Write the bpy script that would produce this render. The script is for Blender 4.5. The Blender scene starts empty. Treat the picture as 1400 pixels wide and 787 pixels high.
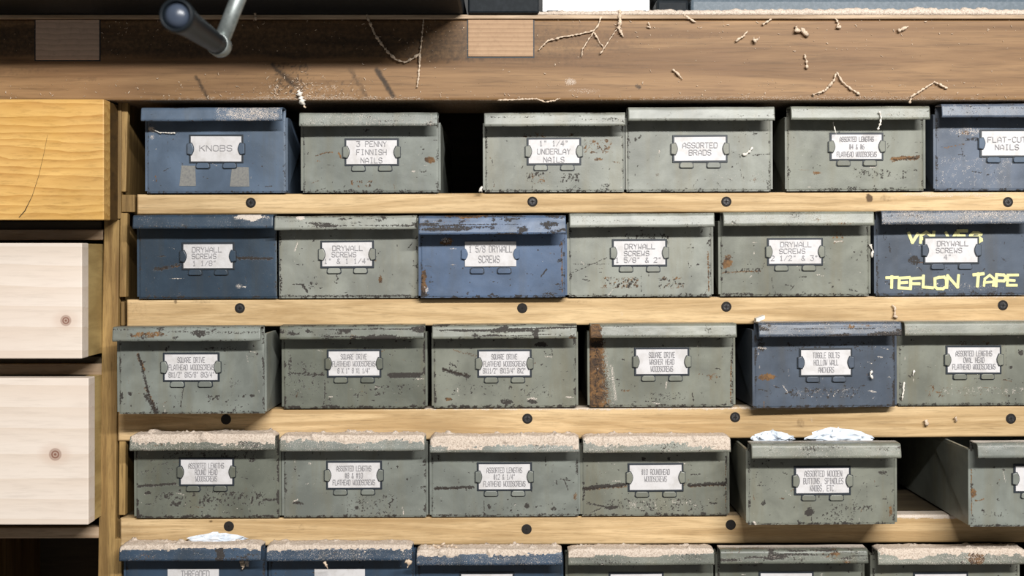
import bpy, math, random
import numpy as np
from mathutils import Vector, Matrix

# ------------------------------------------------------------------ camera, light, exposure
S = 0.0007            # metres per photo pixel on the plane y = 0
D = 1.3               # camera distance from that plane
VX, VZ = 705.0, 345.0 # vanishing point in photo pixels
scene = bpy.context.scene
C = scene.collection

def P(px, py, y=0.0):
    k = S * (D + y) / D
    return Vector(((px - VX) * k, y, (VZ - py) * k))

cam_d = bpy.data.cameras.new('camera')
cam = bpy.data.objects.new('camera', cam_d); C.objects.link(cam)
cam.location = (0, -D, 0); cam.rotation_euler = (math.pi/2, 0, 0)
cam_d.sensor_width = 36; cam_d.lens = 36 * D / (1400 * S)
cam_d.shift_x = (700 - VX) / 1400; cam_d.shift_y = -(393.5 - VZ) / 1400
cam_d.clip_start = 0.05
cam_d.dof.use_dof = True; cam_d.dof.focus_distance = D - 0.01; cam_d.dof.aperture_fstop = 6.3
scene.camera = cam

world = bpy.data.worlds.new('room_light'); scene.world = world; world.use_nodes = True
bg = world.node_tree.nodes['Background']
bg.inputs[0].default_value = (0.92, 0.97, 1.0, 1); bg.inputs[1].default_value = 0.125

def area(name, loc, target, sx, sy, energy, col):
    l = bpy.data.lights.new(name, 'AREA'); l.shape = 'RECTANGLE'; l.size = sx; l.size_y = sy
    l.energy = energy; l.color = col
    o = bpy.data.objects.new(name, l); C.objects.link(o); o.location = loc
    o.rotation_euler = (Vector(target) - Vector(loc)).to_track_quat('-Z', 'Y').to_euler()
    return o
area('ceiling_tube_light', (0.58, -2.0, 0.96), (0.18, 0, 0), 1.4, 0.07, 68, (1.0, 0.985, 0.96))

vs = scene.view_settings
scene.display_settings.display_device = 'sRGB'
vs.view_transform = 'Standard'; vs.look = 'None'; vs.gamma = 1.0; vs.use_curve_mapping = False
vs.exposure = 0.27

rng = np.random.RandomState(7)
R = random.Random(11)

# ------------------------------------------------------------------ helpers
def sel_mesh(name, verts, faces, mat=None, parent=None, smooth=False, loc=None):
    me = bpy.data.meshes.new(name)
    me.from_pydata([tuple(v) for v in verts], [], faces)
    me.update()
    if smooth: me.polygons.foreach_set('use_smooth', [True] * len(me.polygons))
    o = bpy.data.objects.new(name, me); C.objects.link(o)
    if mat: me.materials.append(mat)
    if parent: o.parent = parent
    if loc is not None: o.location = loc
    return o

class MB:
    def __init__(s): s.v = []; s.f = []
    def add(s, v, f):
        n = len(s.v); s.v += [tuple(p) for p in v]; s.f += [tuple(i + n for i in q) for q in f]
    def hexa(s, p):   # p: 4 front corners (tl,tr,br,bl) then 4 back corners
        s.add(p, [(3,2,1,0),(4,5,6,7),(0,1,5,4),(1,2,6,5),(2,3,7,6),(3,0,4,7)])
    def box(s, x0, x1, y0, y1, z0, z1):
        s.hexa([(x0,y0,z1),(x1,y0,z1),(x1,y0,z0),(x0,y0,z0),(x0,y1,z1),(x1,y1,z1),(x1,y1,z0),(x0,y1,z0)])
    def tube(s, pts, rad, n=6, cap=True):
        pts = [Vector(p) for p in pts]
        if not hasattr(rad, '__len__'): rad = [rad] * len(pts)
        base = len(s.v); up = None
        for i, p in enumerate(pts):
            a = pts[max(i-1, 0)]; b = pts[min(i+1, len(pts)-1)]
            t = (b - a)
            t = t.normalized() if t.length > 1e-9 else Vector((0,0,1))
            if up is None:
                up = Vector((0,1,0)) if abs(t.y) < .9 else Vector((1,0,0))
            u = t.cross(up)
            if u.length < 1e-6: u = t.cross(Vector((1,0.3,0)))
            u.normalize(); w = u.cross(t).normalized(); up = w
            for k in range(n):
                a_ = 2*math.pi*k/n
                s.v.append(tuple(p + (u*math.cos(a_) + w*math.sin(a_)) * rad[i]))
        for i in range(len(pts)-1):
            for k in range(n):
                k2 = (k+1) % n
                s.f.append((base+i*n+k, base+i*n+k2, base+(i+1)*n+k2, base+(i+1)*n+k))
        if cap:
            s.f.append(tuple(base + k for k in range(n))[::-1])
            s.f.append(tuple(base + (len(pts)-1)*n + k for k in range(n)))
    def lathe(s, prof, o, axis, n=32, cap=True):  # prof: (distance along axis, radius)
        axis = Vector(axis).normalized(); o = Vector(o)
        u = axis.cross(Vector((0,0,1)));
        if u.length < .01: u = axis.cross(Vector((1,0,0)))
        u.normalize(); w = axis.cross(u)
        b = len(s.v)
        for d, r in prof:
            for k in range(n):
                a = 2*math.pi*k/n
                s.v.append(tuple(o + axis*d + (u*math.cos(a)+w*math.sin(a))*r))
        for i in range(len(prof)-1):
            for k in range(n):
                k2 = (k+1) % n
                s.f.append((b+i*n+k, b+(i+1)*n+k, b+(i+1)*n+k2, b+i*n+k2))
        if cap:
            s.f.append(tuple(b + k for k in range(n)))
            s.f.append(tuple(b + (len(prof)-1)*n + k for k in range(n))[::-1])
    def build(s, name, mat=None, parent=None, smooth=False, bevel=0, seg=2, loc=None):
        o = sel_mesh(name, s.v, s.f, mat, parent, smooth, loc)
        if bevel:
            m = o.modifiers.new('bevel', 'BEVEL'); m.width = bevel; m.segments = seg; m.limit_method = 'ANGLE'
        return o

def empty(name, loc, rot=(0,0,0)):
    o = bpy.data.objects.new(name, None); C.objects.link(o)
    o.location = loc; o.rotation_euler = rot; o.empty_display_size = .02
    return o
def tag(o, label, cat, group=None, kind=None):
    o['label'] = label; o['category'] = cat
    if group: o['group'] = group
    if kind: o['kind'] = kind
    return o

# cheap value noise on arrays -------------------------------------
_tab = rng.rand(256, 256)
def vnoise(x, y, seed=0):
    x = np.asarray(x, float) + seed*17.31; y = np.asarray(y, float) + seed*9.77
    xi = np.floor(x).astype(int); yi = np.floor(y).astype(int)
    fx = x - xi; fy = y - yi
    fx = fx*fx*(3-2*fx); fy = fy*fy*(3-2*fy)
    g = lambda a, b: _tab[a % 256, b % 256]
    return (g(xi,yi)*(1-fx)*(1-fy) + g(xi+1,yi)*fx*(1-fy) + g(xi,yi+1)*(1-fx)*fy + g(xi+1,yi+1)*fx*fy)
def fbm(x, y, seed=0, o=4):
    r = 0; a = .5; t = 0
    for i in range(o):
        r = r + a*vnoise(x*2**i, y*2**i, seed+i*3); t += a; a *= .55
    return r/t

# ------------------------------------------------------------------ materials
class NT:
    def __init__(s, name):
        s.m = bpy.data.materials.new(name); s.m.use_nodes = True
        s.t = s.m.node_tree; s.b = s.t.nodes['Principled BSDF']
    def n(s, typ, **kw):
        n = s.t.nodes.new(typ)
        for k, v in kw.items(): setattr(n, k, v)
        return n
    def l(s, a, b): s.t.links.new(a, b)
    def put(s, sock, v):
        if isinstance(v, bpy.types.NodeSocket): s.l(v, sock)
        else: sock.default_value = v
    def math(s, op, a, b=0.0, clamp=False):
        n = s.n('ShaderNodeMath', operation=op, use_clamp=clamp)
        s.put(n.inputs[0], a); s.put(n.inputs[1], b); return n.outputs[0]
    def mix(s, f, a, b, blend='MIX'):
        n = s.n('ShaderNodeMix', data_type='RGBA', blend_type=blend)
        s.put(n.inputs[0], f); s.put(n.inputs[6], a); s.put(n.inputs[7], b); return n.outputs[2]
    def noise(s, vec, scale, detail=4, rough=.55, dist=0):
        n = s.n('ShaderNodeTexNoise')
        s.l(vec, n.inputs['Vector']); n.inputs['Scale'].default_value = scale
        n.inputs['Detail'].default_value = detail; n.inputs['Roughness'].default_value = rough
        n.inputs['Distortion'].default_value = dist; return n.outputs['Fac']
    def step(s, v, a, b, smooth=True):
        n = s.n('ShaderNodeMapRange', interpolation_type='SMOOTHSTEP' if smooth else 'LINEAR')
        s.put(n.inputs[0], v); n.inputs[1].default_value = a; n.inputs[2].default_value = b; return n.outputs[0]
    def coords(s, scale=(1,1,1), loc=(0,0,0), rot=(0,0,0), random=False):
        t = s.n('ShaderNodeTexCoord'); out = t.outputs['Object']
        if random:
            oi = s.n('ShaderNodeObjectInfo')
            a = s.n('ShaderNodeVectorMath', operation='MULTIPLY_ADD')
            cx = s.n('ShaderNodeCombineXYZ')
            s.l(oi.outputs['Random'], cx.inputs[0]); s.l(oi.outputs['Random'], cx.inputs[1]); s.l(oi.outputs['Random'], cx.inputs[2])
            s.l(cx.outputs[0], a.inputs[0]); a.inputs[1].default_value = (13., 7., 29.); s.l(out, a.inputs[2]); out = a.outputs[0]
        m = s.n('ShaderNodeMapping'); s.l(out, m.inputs[0])
        m.inputs['Location'].default_value = loc; m.inputs['Scale'].default_value = scale; m.inputs['Rotation'].default_value = rot
        return m.outputs[0]
    def wear(s):
        a = s.n('ShaderNodeAttribute', attribute_name='wear')
        sp = s.n('ShaderNodeSeparateColor'); s.l(a.outputs['Color'], sp.inputs[0])
        return sp.outputs[0], sp.outputs[1], sp.outputs[2]
    def bump(s, h, strength=.3, dist=.001):
        b = s.n('ShaderNodeBump'); s.put(b.inputs['Strength'], strength); b.inputs['Distance'].default_value = dist
        s.l(h, b.inputs['Height']); s.l(b.outputs[0], s.b.inputs['Normal'])
    def done(s, col, rough=.5, spec=.5, metal=0):
        s.put(s.b.inputs['Base Color'], col); s.put(s.b.inputs['Roughness'], rough)
        s.put(s.b.inputs['Specular IOR Level'], spec); s.b.inputs['Metallic'].default_value = metal
        return s.m
def c4(c): return (c[0], c[1], c[2], 1)

_paint = {}
def paint(col, chip=(.022,.017,.014), grime=.5):
    key = (col, chip, grime)
    if key in _paint: return _paint[key]
    N = NT('worn_paint')
    v = N.coords(random=True)
    r, g, b = N.wear()
    n1 = N.noise(v, 620, 6, .72); n2 = N.noise(v, 22, 4, .6, .4); n3 = N.noise(v, 1500, 2); n4 = N.noise(v, 130, 6, .75, .6)
    vs_ = N.coords(scale=(1, 1, .12), random=True); n5 = N.noise(vs_, 60, 5, .6)
    c = N.mix(N.step(n2, .3, .7), c4([x*.74 for x in col]), c4([min(1, x*1.18) for x in col]))
    c = N.mix(N.math('MULTIPLY', N.step(n5, .47, .72), .42), c, c4([col[0]*.75+.02, col[1]*.68+.01, col[2]*.55]))
    # fine scattered specks that every old bin has
    sp = N.step(n4, .705 - .03*grime, .745 - .03*grime)
    c = N.mix(N.math('MULTIPLY', sp, .6), c, c4(chip))
    # pale rubbed scuffs
    c = N.mix(N.math('MULTIPLY', N.step(n1, .60, .72), .22), c, c4([min(1, x*1.5+.07) for x in col]))
    fr = N.step(N.math('ADD', g, N.math('MULTIPLY', N.math('SUBTRACT', n1, .5), 2.6)), .42, .66)
    rc = N.mix(N.step(n4, .36, .66), (.040,.022,.012,1), (.21,.105,.034,1))
    c = N.mix(fr, c, rc)
    fd = N.step(N.math('ADD', r, N.math('MULTIPLY', N.math('SUBTRACT', n1, .5), 2.8)), .46, .62)
    c = N.mix(N.math('MULTIPLY', fd, .96), c, N.mix(n3, c4(chip), c4([x*1.5 for x in chip])))
    fb = N.step(N.math('ADD', b, N.math('MULTIPLY', N.math('SUBTRACT', n3, .5), 1.6)), .40, .68)
    c = N.mix(fb, c, N.mix(n3, (.44,.36,.30,1), (.80,.72,.64,1)))
    h = N.math('ADD', N.math('MULTIPLY', n1, .35), N.math('MULTIPLY', fb, .7))
    h = N.math('SUBTRACT', h, N.math('MULTIPLY', fd, .5))
    N.bump(h, .35, .0006)
    rough = N.math('ADD', .40, N.math('MULTIPLY', N.math('ADD', fb, N.math('ADD', fd, fr)), .35), True)
    _paint[key] = N.done(c, rough, .5)
    return _paint[key]

def wood(name, light, dark, grain=(3, 55, 55), rough=.6, knots=(), seed=0, rings=None, fibre=.35, blotch=.25, tint=None, stain=(.03,.02,.012), gloss=.35):
    N = NT(name)
    base = N.coords(loc=(seed*3.1, seed*1.7, seed*5.3))
    mp = N.n('ShaderNodeMapping'); N.l(base, mp.inputs[0]); mp.inputs['Scale'].default_value = grain
    mf = N.n('ShaderNodeMapping'); N.l(base, mf.inputs[0]); mf.inputs['Scale'].default_value = [g*9 for g in grain]
    r, g_, b = N.wear()
    n1 = N.noise(mp.outputs[0], 1.0, 6, .6, .9)
    n2 = N.noise(mf.outputs[0], 1.0, 4, .7, .2)
    n3 = N.noise(base, 9, 4, .6)
    f = N.step(n1, .33, .68)
    if rings:
        w = N.n('ShaderNodeTexWave', wave_type='BANDS', bands_direction='Z', wave_profile='SAW')
        mr = N.n('ShaderNodeMapping'); N.l(base, mr.inputs[0]); mr.inputs['Scale'].default_value = (rings[1], 1, 1)
        N.l(mr.outputs[0], w.inputs['Vector']); w.inputs['Scale'].default_value = rings[0]
        w.inputs['Distortion'].default_value = rings[2]; w.inputs['Detail'].default_value = 3
        w.inputs['Detail Scale'].default_value = rings[3]; w.inputs['Detail Roughness'].default_value = .5
        f = N.math('ADD', N.math('MULTIPLY', f, .3), N.math('MULTIPLY', N.math('POWER', w.outputs['Fac'], 1.6), .7), True)
    col = N.mix(f, c4(light), c4(dark))
    col = N.mix(N.math('MULTIPLY', N.step(n2, .45, .75), fibre), col, c4([x*.55 for x in dark]))
    col = N.mix(N.math('MULTIPLY', N.step(n3, .4, .75), blotch), col, c4(tint or [x*.7 for x in dark]))
    for (kx, kz, kr) in knots:
        tc = N.n('ShaderNodeTexCoord'); sx = N.n('ShaderNodeSeparateXYZ'); N.l(tc.outputs['Object'], sx.inputs[0])
        dx = N.math('SUBTRACT', sx.outputs[0], kx); dz = N.math('SUBTRACT', sx.outputs[2], kz)
        dd = N.math('SQRT', N.math('ADD', N.math('MULTIPLY', N.math('MULTIPLY', dx, dx), .5), N.math('MULTIPLY', dz, dz)))
        dd = N.math('ADD', dd, N.math('MULTIPLY', N.math('SUBTRACT', n3, .5), kr*.6))
        halo = N.math('MULTIPLY', N.step(N.math('MULTIPLY', dd, -1), -kr*2.4, -kr*.8), .25)
        col = N.mix(halo, col, (.50,.30,.20,1))
        d2 = N.math('SQRT', N.math('ADD', N.math('MULTIPLY', dx, dx), N.math('MULTIPLY', dz, dz)))
        core = N.step(N.math('MULTIPLY', d2, -1), -kr*1.15, -kr*.7)
        sn = N.math('MULTIPLY', N.math('ADD', N.math('SINE', N.math('MULTIPLY', d2, 6.28/(kr*.42))), 1), .25)
        col = N.mix(N.math('MULTIPLY', core, N.math('ADD', .45, sn)), col, (.20,.075,.045,1))
    nd = N.noise(base, 260, 5, .7)
    fr = N.step(N.math('ADD', r, N.math('MULTIPLY', N.math('SUBTRACT', nd, .5), .8)), .2, .9)
    col = N.mix(fr, col, c4(stain))
    nb = N.noise(base, 1300, 2, .6)
    fb = N.step(N.math('ADD', b, N.math('MULTIPLY', N.math('SUBTRACT', nb, .5), 1.3)), .35, .8)
    col = N.mix(fb, col, N.mix(nb, (.45,.36,.29,1), (.82,.73,.63,1)))
    N.bump(N.math('ADD', N.math('MULTIPLY', n2, .7), N.math('ADD', N.math('MULTIPLY', n1, .3), fb)), .25, .0006)
    return N.done(col, rough, gloss)

def plain(name, col, rough=.5, metal=0, noise=0, nscale=300, col2=None, bump=0, spec=.5):
    N = NT(name); v = N.coords(random=True)
    n = N.noise(v, nscale, 5, .65)
    c = N.mix(N.step(n, .4, .7), c4(col), c4(col2 or [x*(1-noise) for x in col]))
    if bump: N.bump(n, bump, .0008)
    return N.done(c, rough, spec, metal)

M_rail = [wood('rail_wood', (.72,.52,.285), (.44,.285,.13), (5, 85, 85), seed=i+1, fibre=.55, blotch=.35, stain=(.10,.055,.02)) for i in range(5)]
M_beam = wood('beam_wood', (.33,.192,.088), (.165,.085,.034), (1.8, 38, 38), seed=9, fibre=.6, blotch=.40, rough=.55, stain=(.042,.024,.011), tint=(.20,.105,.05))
M_beam2 = wood('beam_wood_lower', (.40,.245,.14), (.27,.15,.085), (2.5, 30, 30), seed=12, fibre=.3, blotch=.35, rough=.55, stain=(.035,.026,.02))
M_frame = wood('frame_wood', (.42,.27,.12), (.20,.11,.045), (60, 60, 4), seed=15, fibre=.6, blotch=.4)
M_frameh = wood('frame_wood_cross', (.60,.45,.31), (.34,.23,.14), (4, 60, 60), seed=16, fibre=.6, blotch=.4)
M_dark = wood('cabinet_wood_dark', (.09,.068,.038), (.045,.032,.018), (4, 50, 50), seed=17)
M_oak = wood('oak', (.80,.50,.17), (.50,.25,.065), (6, 40, 40), seed=21, rings=(38, .16, 7.5, 1.6), fibre=.45, blotch=.25, tint=(.62,.33,.03), rough=.42)
M_oak_shaded = wood('oak_side_shaded', (.13,.070,.018), (.06,.032,.010), (40, 8, 20), seed=22, fibre=.8)  # oak drawer's side in shade, its darkness put into the wood colour
kp = P(90, 438, -.06); kq = P(73, 622, -.045)
M_pine1 = wood('pine', (.82,.72,.63), (.715,.595,.49), (2.5, 34, 34), seed=31, rings=(17, .12, 3.2, 1.3), knots=((kp.x, kp.z, .0050),), fibre=.22, blotch=.30, tint=(.70,.56,.47), rough=.5)
M_pine2 = wood('pine', (.82,.72,.63), (.725,.605,.50), (2.5, 30, 30), seed=33, rings=(15, .12, 3.0, 1.2), knots=((kq.x, kq.z, .0058),), fibre=.22, blotch=.30, tint=(.70,.56,.47), rough=.5)
M_pine_shaded = wood('pine_side_shaded', (.52,.38,.16), (.33,.225,.085), (26, 4, 26), seed=35, fibre=.25)  # pine drawer sides browner than the fronts: weaker light there put into the colour
M_endgrain = wood('end_grain', (.50,.33,.20), (.33,.20,.115), (20, 20, 20), seed=41, rings=(75, .35, 2.2, .7), fibre=.25, blotch=.2, rough=.7)
M_endgrain2 = wood('end_grain', (.68,.49,.37), (.46,.32,.235), (20, 20, 20), seed=43, rings=(60, 1.2, 3.0, .7), fibre=.25, blotch=.2, rough=.7)
M_black = plain('dark_recess', (.012,.016,.02), .55)
M_gap_shade = plain('gap_shade', (.018,.024,.032), .45)
M_card = plain('card', (.66,.64,.64), .55, col2=(.55,.525,.51), nscale=90)
M_ink = plain('ink', (.30,.29,.30), .7)
M_screw = plain('screw_steel', (.05,.05,.055), .35, .7, col2=(.16,.15,.14), nscale=900)
M_hole = plain('screw_hole', (.012,.009,.007), .8)
M_dust = plain('sawdust', (.72,.61,.51), .9, col2=(.42,.33,.26), nscale=750, bump=1.0, spec=.1)
M_shav = plain('shaving', (.72,.58,.44), .8, col2=(.50,.36,.25), nscale=500, bump=.5, spec=.2)
M_shavw = plain('shaving_pale', (.85,.80,.72), .8, col2=(.70,.63,.54), nscale=500, bump=.3, spec=.2)
M_plastic = plain('thin_plastic', (.78,.83,.90), .25, col2=(.55,.62,.70), nscale=90, bump=.5)
M_blackpaint = plain('black_iron', (.006,.009,.012), .6, col2=(.012,.016,.02), nscale=200, spec=.2)
M_rubber = plain('handle_black', (.006,.009,.012), .45, spec=.22)
M_steel = plain('crank_steel', (.34,.37,.36), .42, .7, col2=(.24,.27,.26), nscale=200)
M_bluegrey = plain('machine_bluegrey', (.075,.105,.13), .5, col2=(.12,.15,.18), nscale=300)
M_white = plain('white_board', (.93,.93,.92), .5)
M_yellow = plain('paint_marker_yellow', (.78,.73,.36), .6, col2=(.66,.62,.28), nscale=250)
M_wall = plain('wall_grey', (.10,.10,.10), .9)
M_floor = plain('floor_concrete', (.16,.15,.14), .9, col2=(.11,.10,.095), nscale=8)

# ------------------------------------------------------------------ the setting
mb = MB(); mb.box(-1.6, 1.7, .80, .86, -.52, 1.3)
o = mb.build('wall_back', M_wall); o['kind'] = 'structure'
mb = MB(); mb.box(-1.6, 1.7, -2.6, .80, -.56, -.52)
o = mb.build('floor', M_floor); o['kind'] = 'structure'

# ------------------------------------------------------------------ wear painting
def px_grid(corners_px, X, Z):
    pass
def apply_marks(PX, PY, marks, seed):
    """PX, PY: photo pixel coordinates of the vertices. Returns r,g,b masks."""
    r = np.zeros(PX.shape); g = np.zeros(PX.shape); b = np.zeros(PX.shape)
    ch = {'d': r, 'r': g, 'p': b}
    for i, m in enumerate(marks):
        k = m[0]; c = ch[k[0]]
        wob = (fbm(PX*.18, PY*.18, seed+i) - .5)
        if k[1:] == 's':         # streak x0,y0,x1,y1,width,strength
            _, x0, y0, x1, y1, w, st = m
            dx, dy = x1-x0, y1-y0; L2 = dx*dx+dy*dy+1e-6
            t = np.clip(((PX-x0)*dx + (PY-y0)*dy)/L2, 0, 1)
            d = np.hypot(PX-(x0+t*dx), PY-(y0+t*dy) + wob*w*1.2)
            v = st*np.clip(1.25 - d/w, 0, 1)
        elif k[1:] == 'a':       # speckled area x,y,rx,ry,strength
            _, x, y, rx, ry, st = m
            e = np.maximum(abs(PX-x)/rx, abs(PY-y)/ry)
            blk = vnoise(PX*.36, PY*.26, seed+5+i)*.55 + vnoise(PX*.75, PY*.7, seed+9+i)*.45
            v = .78*st*np.clip((1.15-e)*4, 0, 1)*np.clip((blk-.42)*4, 0, 1)
        elif k[1:] == 'f':       # soft full rect x,y,rx,ry,strength
            _, x, y, rx, ry, st = m
            e = np.maximum(abs(PX-x)/rx, abs(PY-y)/ry) + wob*.35
            v = st*np.clip((1.0-e)*6, 0, 1)
        else:                    # ellipse x,y,rx,ry,strength
            _, x, y, rx, ry, st = m
            e = np.hypot((PX-x)/rx, (PY-y)/ry) + wob*1.1
            v = st*np.clip((1.25-e)*1.6, 0, 1)
        np.maximum(c, v, out=c)
    return r, g, b

def set_wear(o, r, g, b):
    me = o.data; n = len(me.vertices)
    a = me.attributes.new('wear', 'FLOAT_COLOR', 'POINT')
    buf = np.zeros((n, 4), np.float32); buf[:, 3] = 1
    k = len(r); buf[:k, 0] = r; buf[:k, 1] = g; buf[:k, 2] = b
    a.data.foreach_set('color', buf.ravel())

def slab(name, x0, x1, z0, z1, yf, yb, step, mat, parent, to_px, marks, seed, rnd=.0008, dent=.0, base=None, shear=0.0):
    """front-facing sheet or board with a finely divided face; to_px(x,z)->photo px"""
    nx = max(2, int((x1-x0)/step)); nz = max(2, int((z1-z0)/step))
    xs = np.linspace(x0, x1, nx+1); zs = np.linspace(z0, z1, nz+1)
    X, Z = np.meshgrid(xs, zs)           # nz+1, nx+1
    dx = np.minimum(X-x0, x1-X); dz = np.minimum(Z-z0, z1-Z)
    e = np.minimum(dx, dz)
    Y = yf + np.where(e < rnd, rnd*(1-np.sqrt(np.clip(1-(1-e/rnd)**2, 0, 1))), 0)
    if dent: Y = Y + dent*(fbm(X*18, Z*22, seed)-.5)*np.clip(e/.01, 0, 1)
    Zs = Z + shear*(X - x0)
    PXm, PYm = to_px(X, Zs)
    r, g, b = apply_marks(PXm, PYm, marks, seed)
    if base is not None:
        r2, g2, b2 = base(X, Z, dx, dz); r = np.maximum(r, r2); g = np.maximum(g, g2); b = np.maximum(b, b2)
    V = np.stack([X.ravel(), Y.ravel(), Zs.ravel()], 1)
    W = nx+1
    idx = np.arange((nz+1)*W).reshape(nz+1, W)
    F = np.stack([idx[:-1,:-1].ravel(), idx[:-1,1:].ravel(), idx[1:,1:].ravel(), idx[1:,:-1].ravel()], 1).tolist()
    ring = list(idx[0, :]) + list(idx[1:, -1]) + list(idx[-1, -2::-1]) + list(idx[-2:0:-1, 0])
    n0 = len(V); back = V[ring].copy(); back[:, 1] = yb
    V2 = np.vstack([V, back])
    m = len(ring)
    for i in range(m):
        j = (i+1) % m
        F.append([ring[j], ring[i], n0+i, n0+j])
    F.append([n0+i for i in range(m)])
    me = bpy.data.meshes.new(name); me.from_pydata(V2.tolist(), [], F); me.update()
    sm = np.zeros(len(me.polygons), bool); sm[:nx*nz] = True
    me.polygons.foreach_set('use_smooth', sm)
    me.materials.append(mat)
    o = bpy.data.objects.new(name, me); C.objects.link(o)
    if parent: o.parent = parent
    ring = np.array(ring)
    rr = np.concatenate([r.ravel(), r.ravel()[ring]]); gg = np.concatenate([g.ravel(), g.ravel()[ring]]); bb = np.concatenate([b.ravel(), b.ravel()[ring]])
    set_wear(o, rr, gg, bb)
    return o

# ------------------------------------------------------------------ stroke lettering
G = {
 'A':'0,0 0,4 2,6 4,4 4,0|0,2 4,2','B':'0,0 0,6 3,6 4,5 4,4 3,3 0,3|3,3 4,2 4,1 3,0 0,0','C':'4,5 3,6 1,6 0,5 0,1 1,0 3,0 4,1',
 'D':'0,0 0,6 3,6 4,5 4,1 3,0 0,0','E':'4,6 0,6 0,0 4,0|0,3 3,3','F':'4,6 0,6 0,0|0,3 3,3','G':'4,5 3,6 1,6 0,5 0,1 1,0 3,0 4,1 4,3 2.4,3',
 'H':'0,0 0,6|4,0 4,6|0,3 4,3','I':'1,6 3,6|2,6 2,0|1,0 3,0','J':'4,6 4,1 3,0 1,0 0,1','K':'0,0 0,6|4,6 0,2.6|1.4,3.6 4,0','L':'0,6 0,0 4,0',
 'M':'0,0 0,6 2,3.4 4,6 4,0','N':'0,0 0,6 4,0 4,6','O':'1,0 0,1 0,5 1,6 3,6 4,5 4,1 3,0 1,0','P':'0,0 0,6 3,6 4,5 4,4 3,3 0,3',
 'Q':'1,0 0,1 0,5 1,6 3,6 4,5 4,1 3,0 1,0|2.4,1.6 4,0','R':'0,0 0,6 3,6 4,5 4,4 3,3 0,3|2,3 4,0','S':'4,5 3,6 1,6 0,5 0,4 1,3 3,3 4,2 4,1 3,0 1,0 0,1',
 'T':'0,6 4,6|2,6 2,0','U':'0,6 0,1 1,0 3,0 4,1 4,6','V':'0,6 2,0 4,6','W':'0,6 0.6,0 2,2.6 3.4,0 4,6','X':'0,0 4,6|0,6 4,0','Y':'0,6 2,3 4,6|2,3 2,0',
 'Z':'0,6 4,6 0,0 4,0','0':'1,0 0,1 0,5 1,6 3,6 4,5 4,1 3,0 1,0','1':'1,4.8 2,6 2,0|1,0 3,0','2':'0,5 1,6 3,6 4,5 4,4 0,0 4,0',
 '3':'0,6 4,6 2,3.6 3,3.6 4,2.6 4,1 3,0 1,0 0,1','4':'3,0 3,6 0,2 4,2','5':'4,6 0,6 0,3.5 3,3.5 4,2.5 4,1 3,0 1,0 0,1','6':'3.6,6 1,5 0,3 0,1 1,0 3,0 4,1 4,2 3,3 0,3',
 '8':'1,3 0,4 0,5 1,6 3,6 4,5 4,4 3,3 1,3 0,2 0,1 1,0 3,0 4,1 4,2 3,3',"\"":'1.3,6 1.3,4.6|2.7,6 2.7,4.6','#':'1,0 1,6|3,0 3,6|0,2 4,2|0,4 4,4',
 '&':'4,0 1,4 1,5.4 2,6 3,5.2 0,1.6 0,.8 1,0 2.2,0 4,2','/':'0,0 4,6','-':'.6,3 3.4,3','.':'1.8,0 2.2,0',',':'2,.6 1.4,-1',
}
def strokes(mb, text, x, z, cw, chh, pitch, w, y, jit=0, rnd=None, slant=0, cap=False):
    """adds flat ribbon strokes with upper-left text box; x,z = lower-left of first char"""
    for i, ch in enumerate(text):
        if ch == ' ' or ch not in G: continue
        ox = x + i*pitch; oz = z + (rnd.uniform(-jit, jit) if rnd else 0)
        for pl in G[ch].split('|'):
            pts = [tuple(map(float, q.split(','))) for q in pl.split()]
            pts = [Vector((ox + a/4*cw + slant*b/6*chh + (rnd.uniform(-jit,jit)*.6 if rnd else 0), y, oz + b/6*chh + (rnd.uniform(-jit,jit)*.6 if rnd else 0))) for a, b in pts]
            for a, b in zip(pts[:-1], pts[1:]):
                d = (b-a)
                if d.length < 1e-7: continue
                d.normalize(); n = Vector((-d.z, 0, d.x))*w/2; e = d*w*.4
                t = Vector((0, w*.10 if cap else .00006, 0))
                
                if cap:
                    for c_ in (a, b):
                        oo = Vector((0, -(strokes.k + .5)*8e-6, 0))
                        ring = [c_ + oo + Vector((math.cos(2*math.pi*h_/12), 0, math.sin(2*math.pi*h_/12)))*w*.5 for h_ in range(12)]
                        mb.add(ring + [p_ + Vector((0, w*.1, 0)) for p_ in ring], [tuple(range(12)), tuple(range(12, 24))[::-1]] + [((h_+1) % 12, h_, 12+h_, 12+(h_+1) % 12) for h_ in range(12)])
                strokes.k = (strokes.k + 1) % 23; o_ = Vector((0, -strokes.k*(8e-6 if cap else 2e-6), 0))
                q = [a-e+n+o_, b+e+n+o_, b+e-n+o_, a-e-n+o_]
                mb.hexa(q + [p + t for p in q])

strokes.k = 0
# ------------------------------------------------------------------ workbench
bench = empty('workbench', P(700, 700, .0) * 0 + Vector((0, 0, 0)))
tag(bench, 'large wooden workbench with thick brown top beam, pale shelf rails and drawers at left', 'workbench')

def ident(X, Z, y=0.0):
    k = S*(D+y)/D
    return VX + X/k, VZ - Z/k

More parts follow.
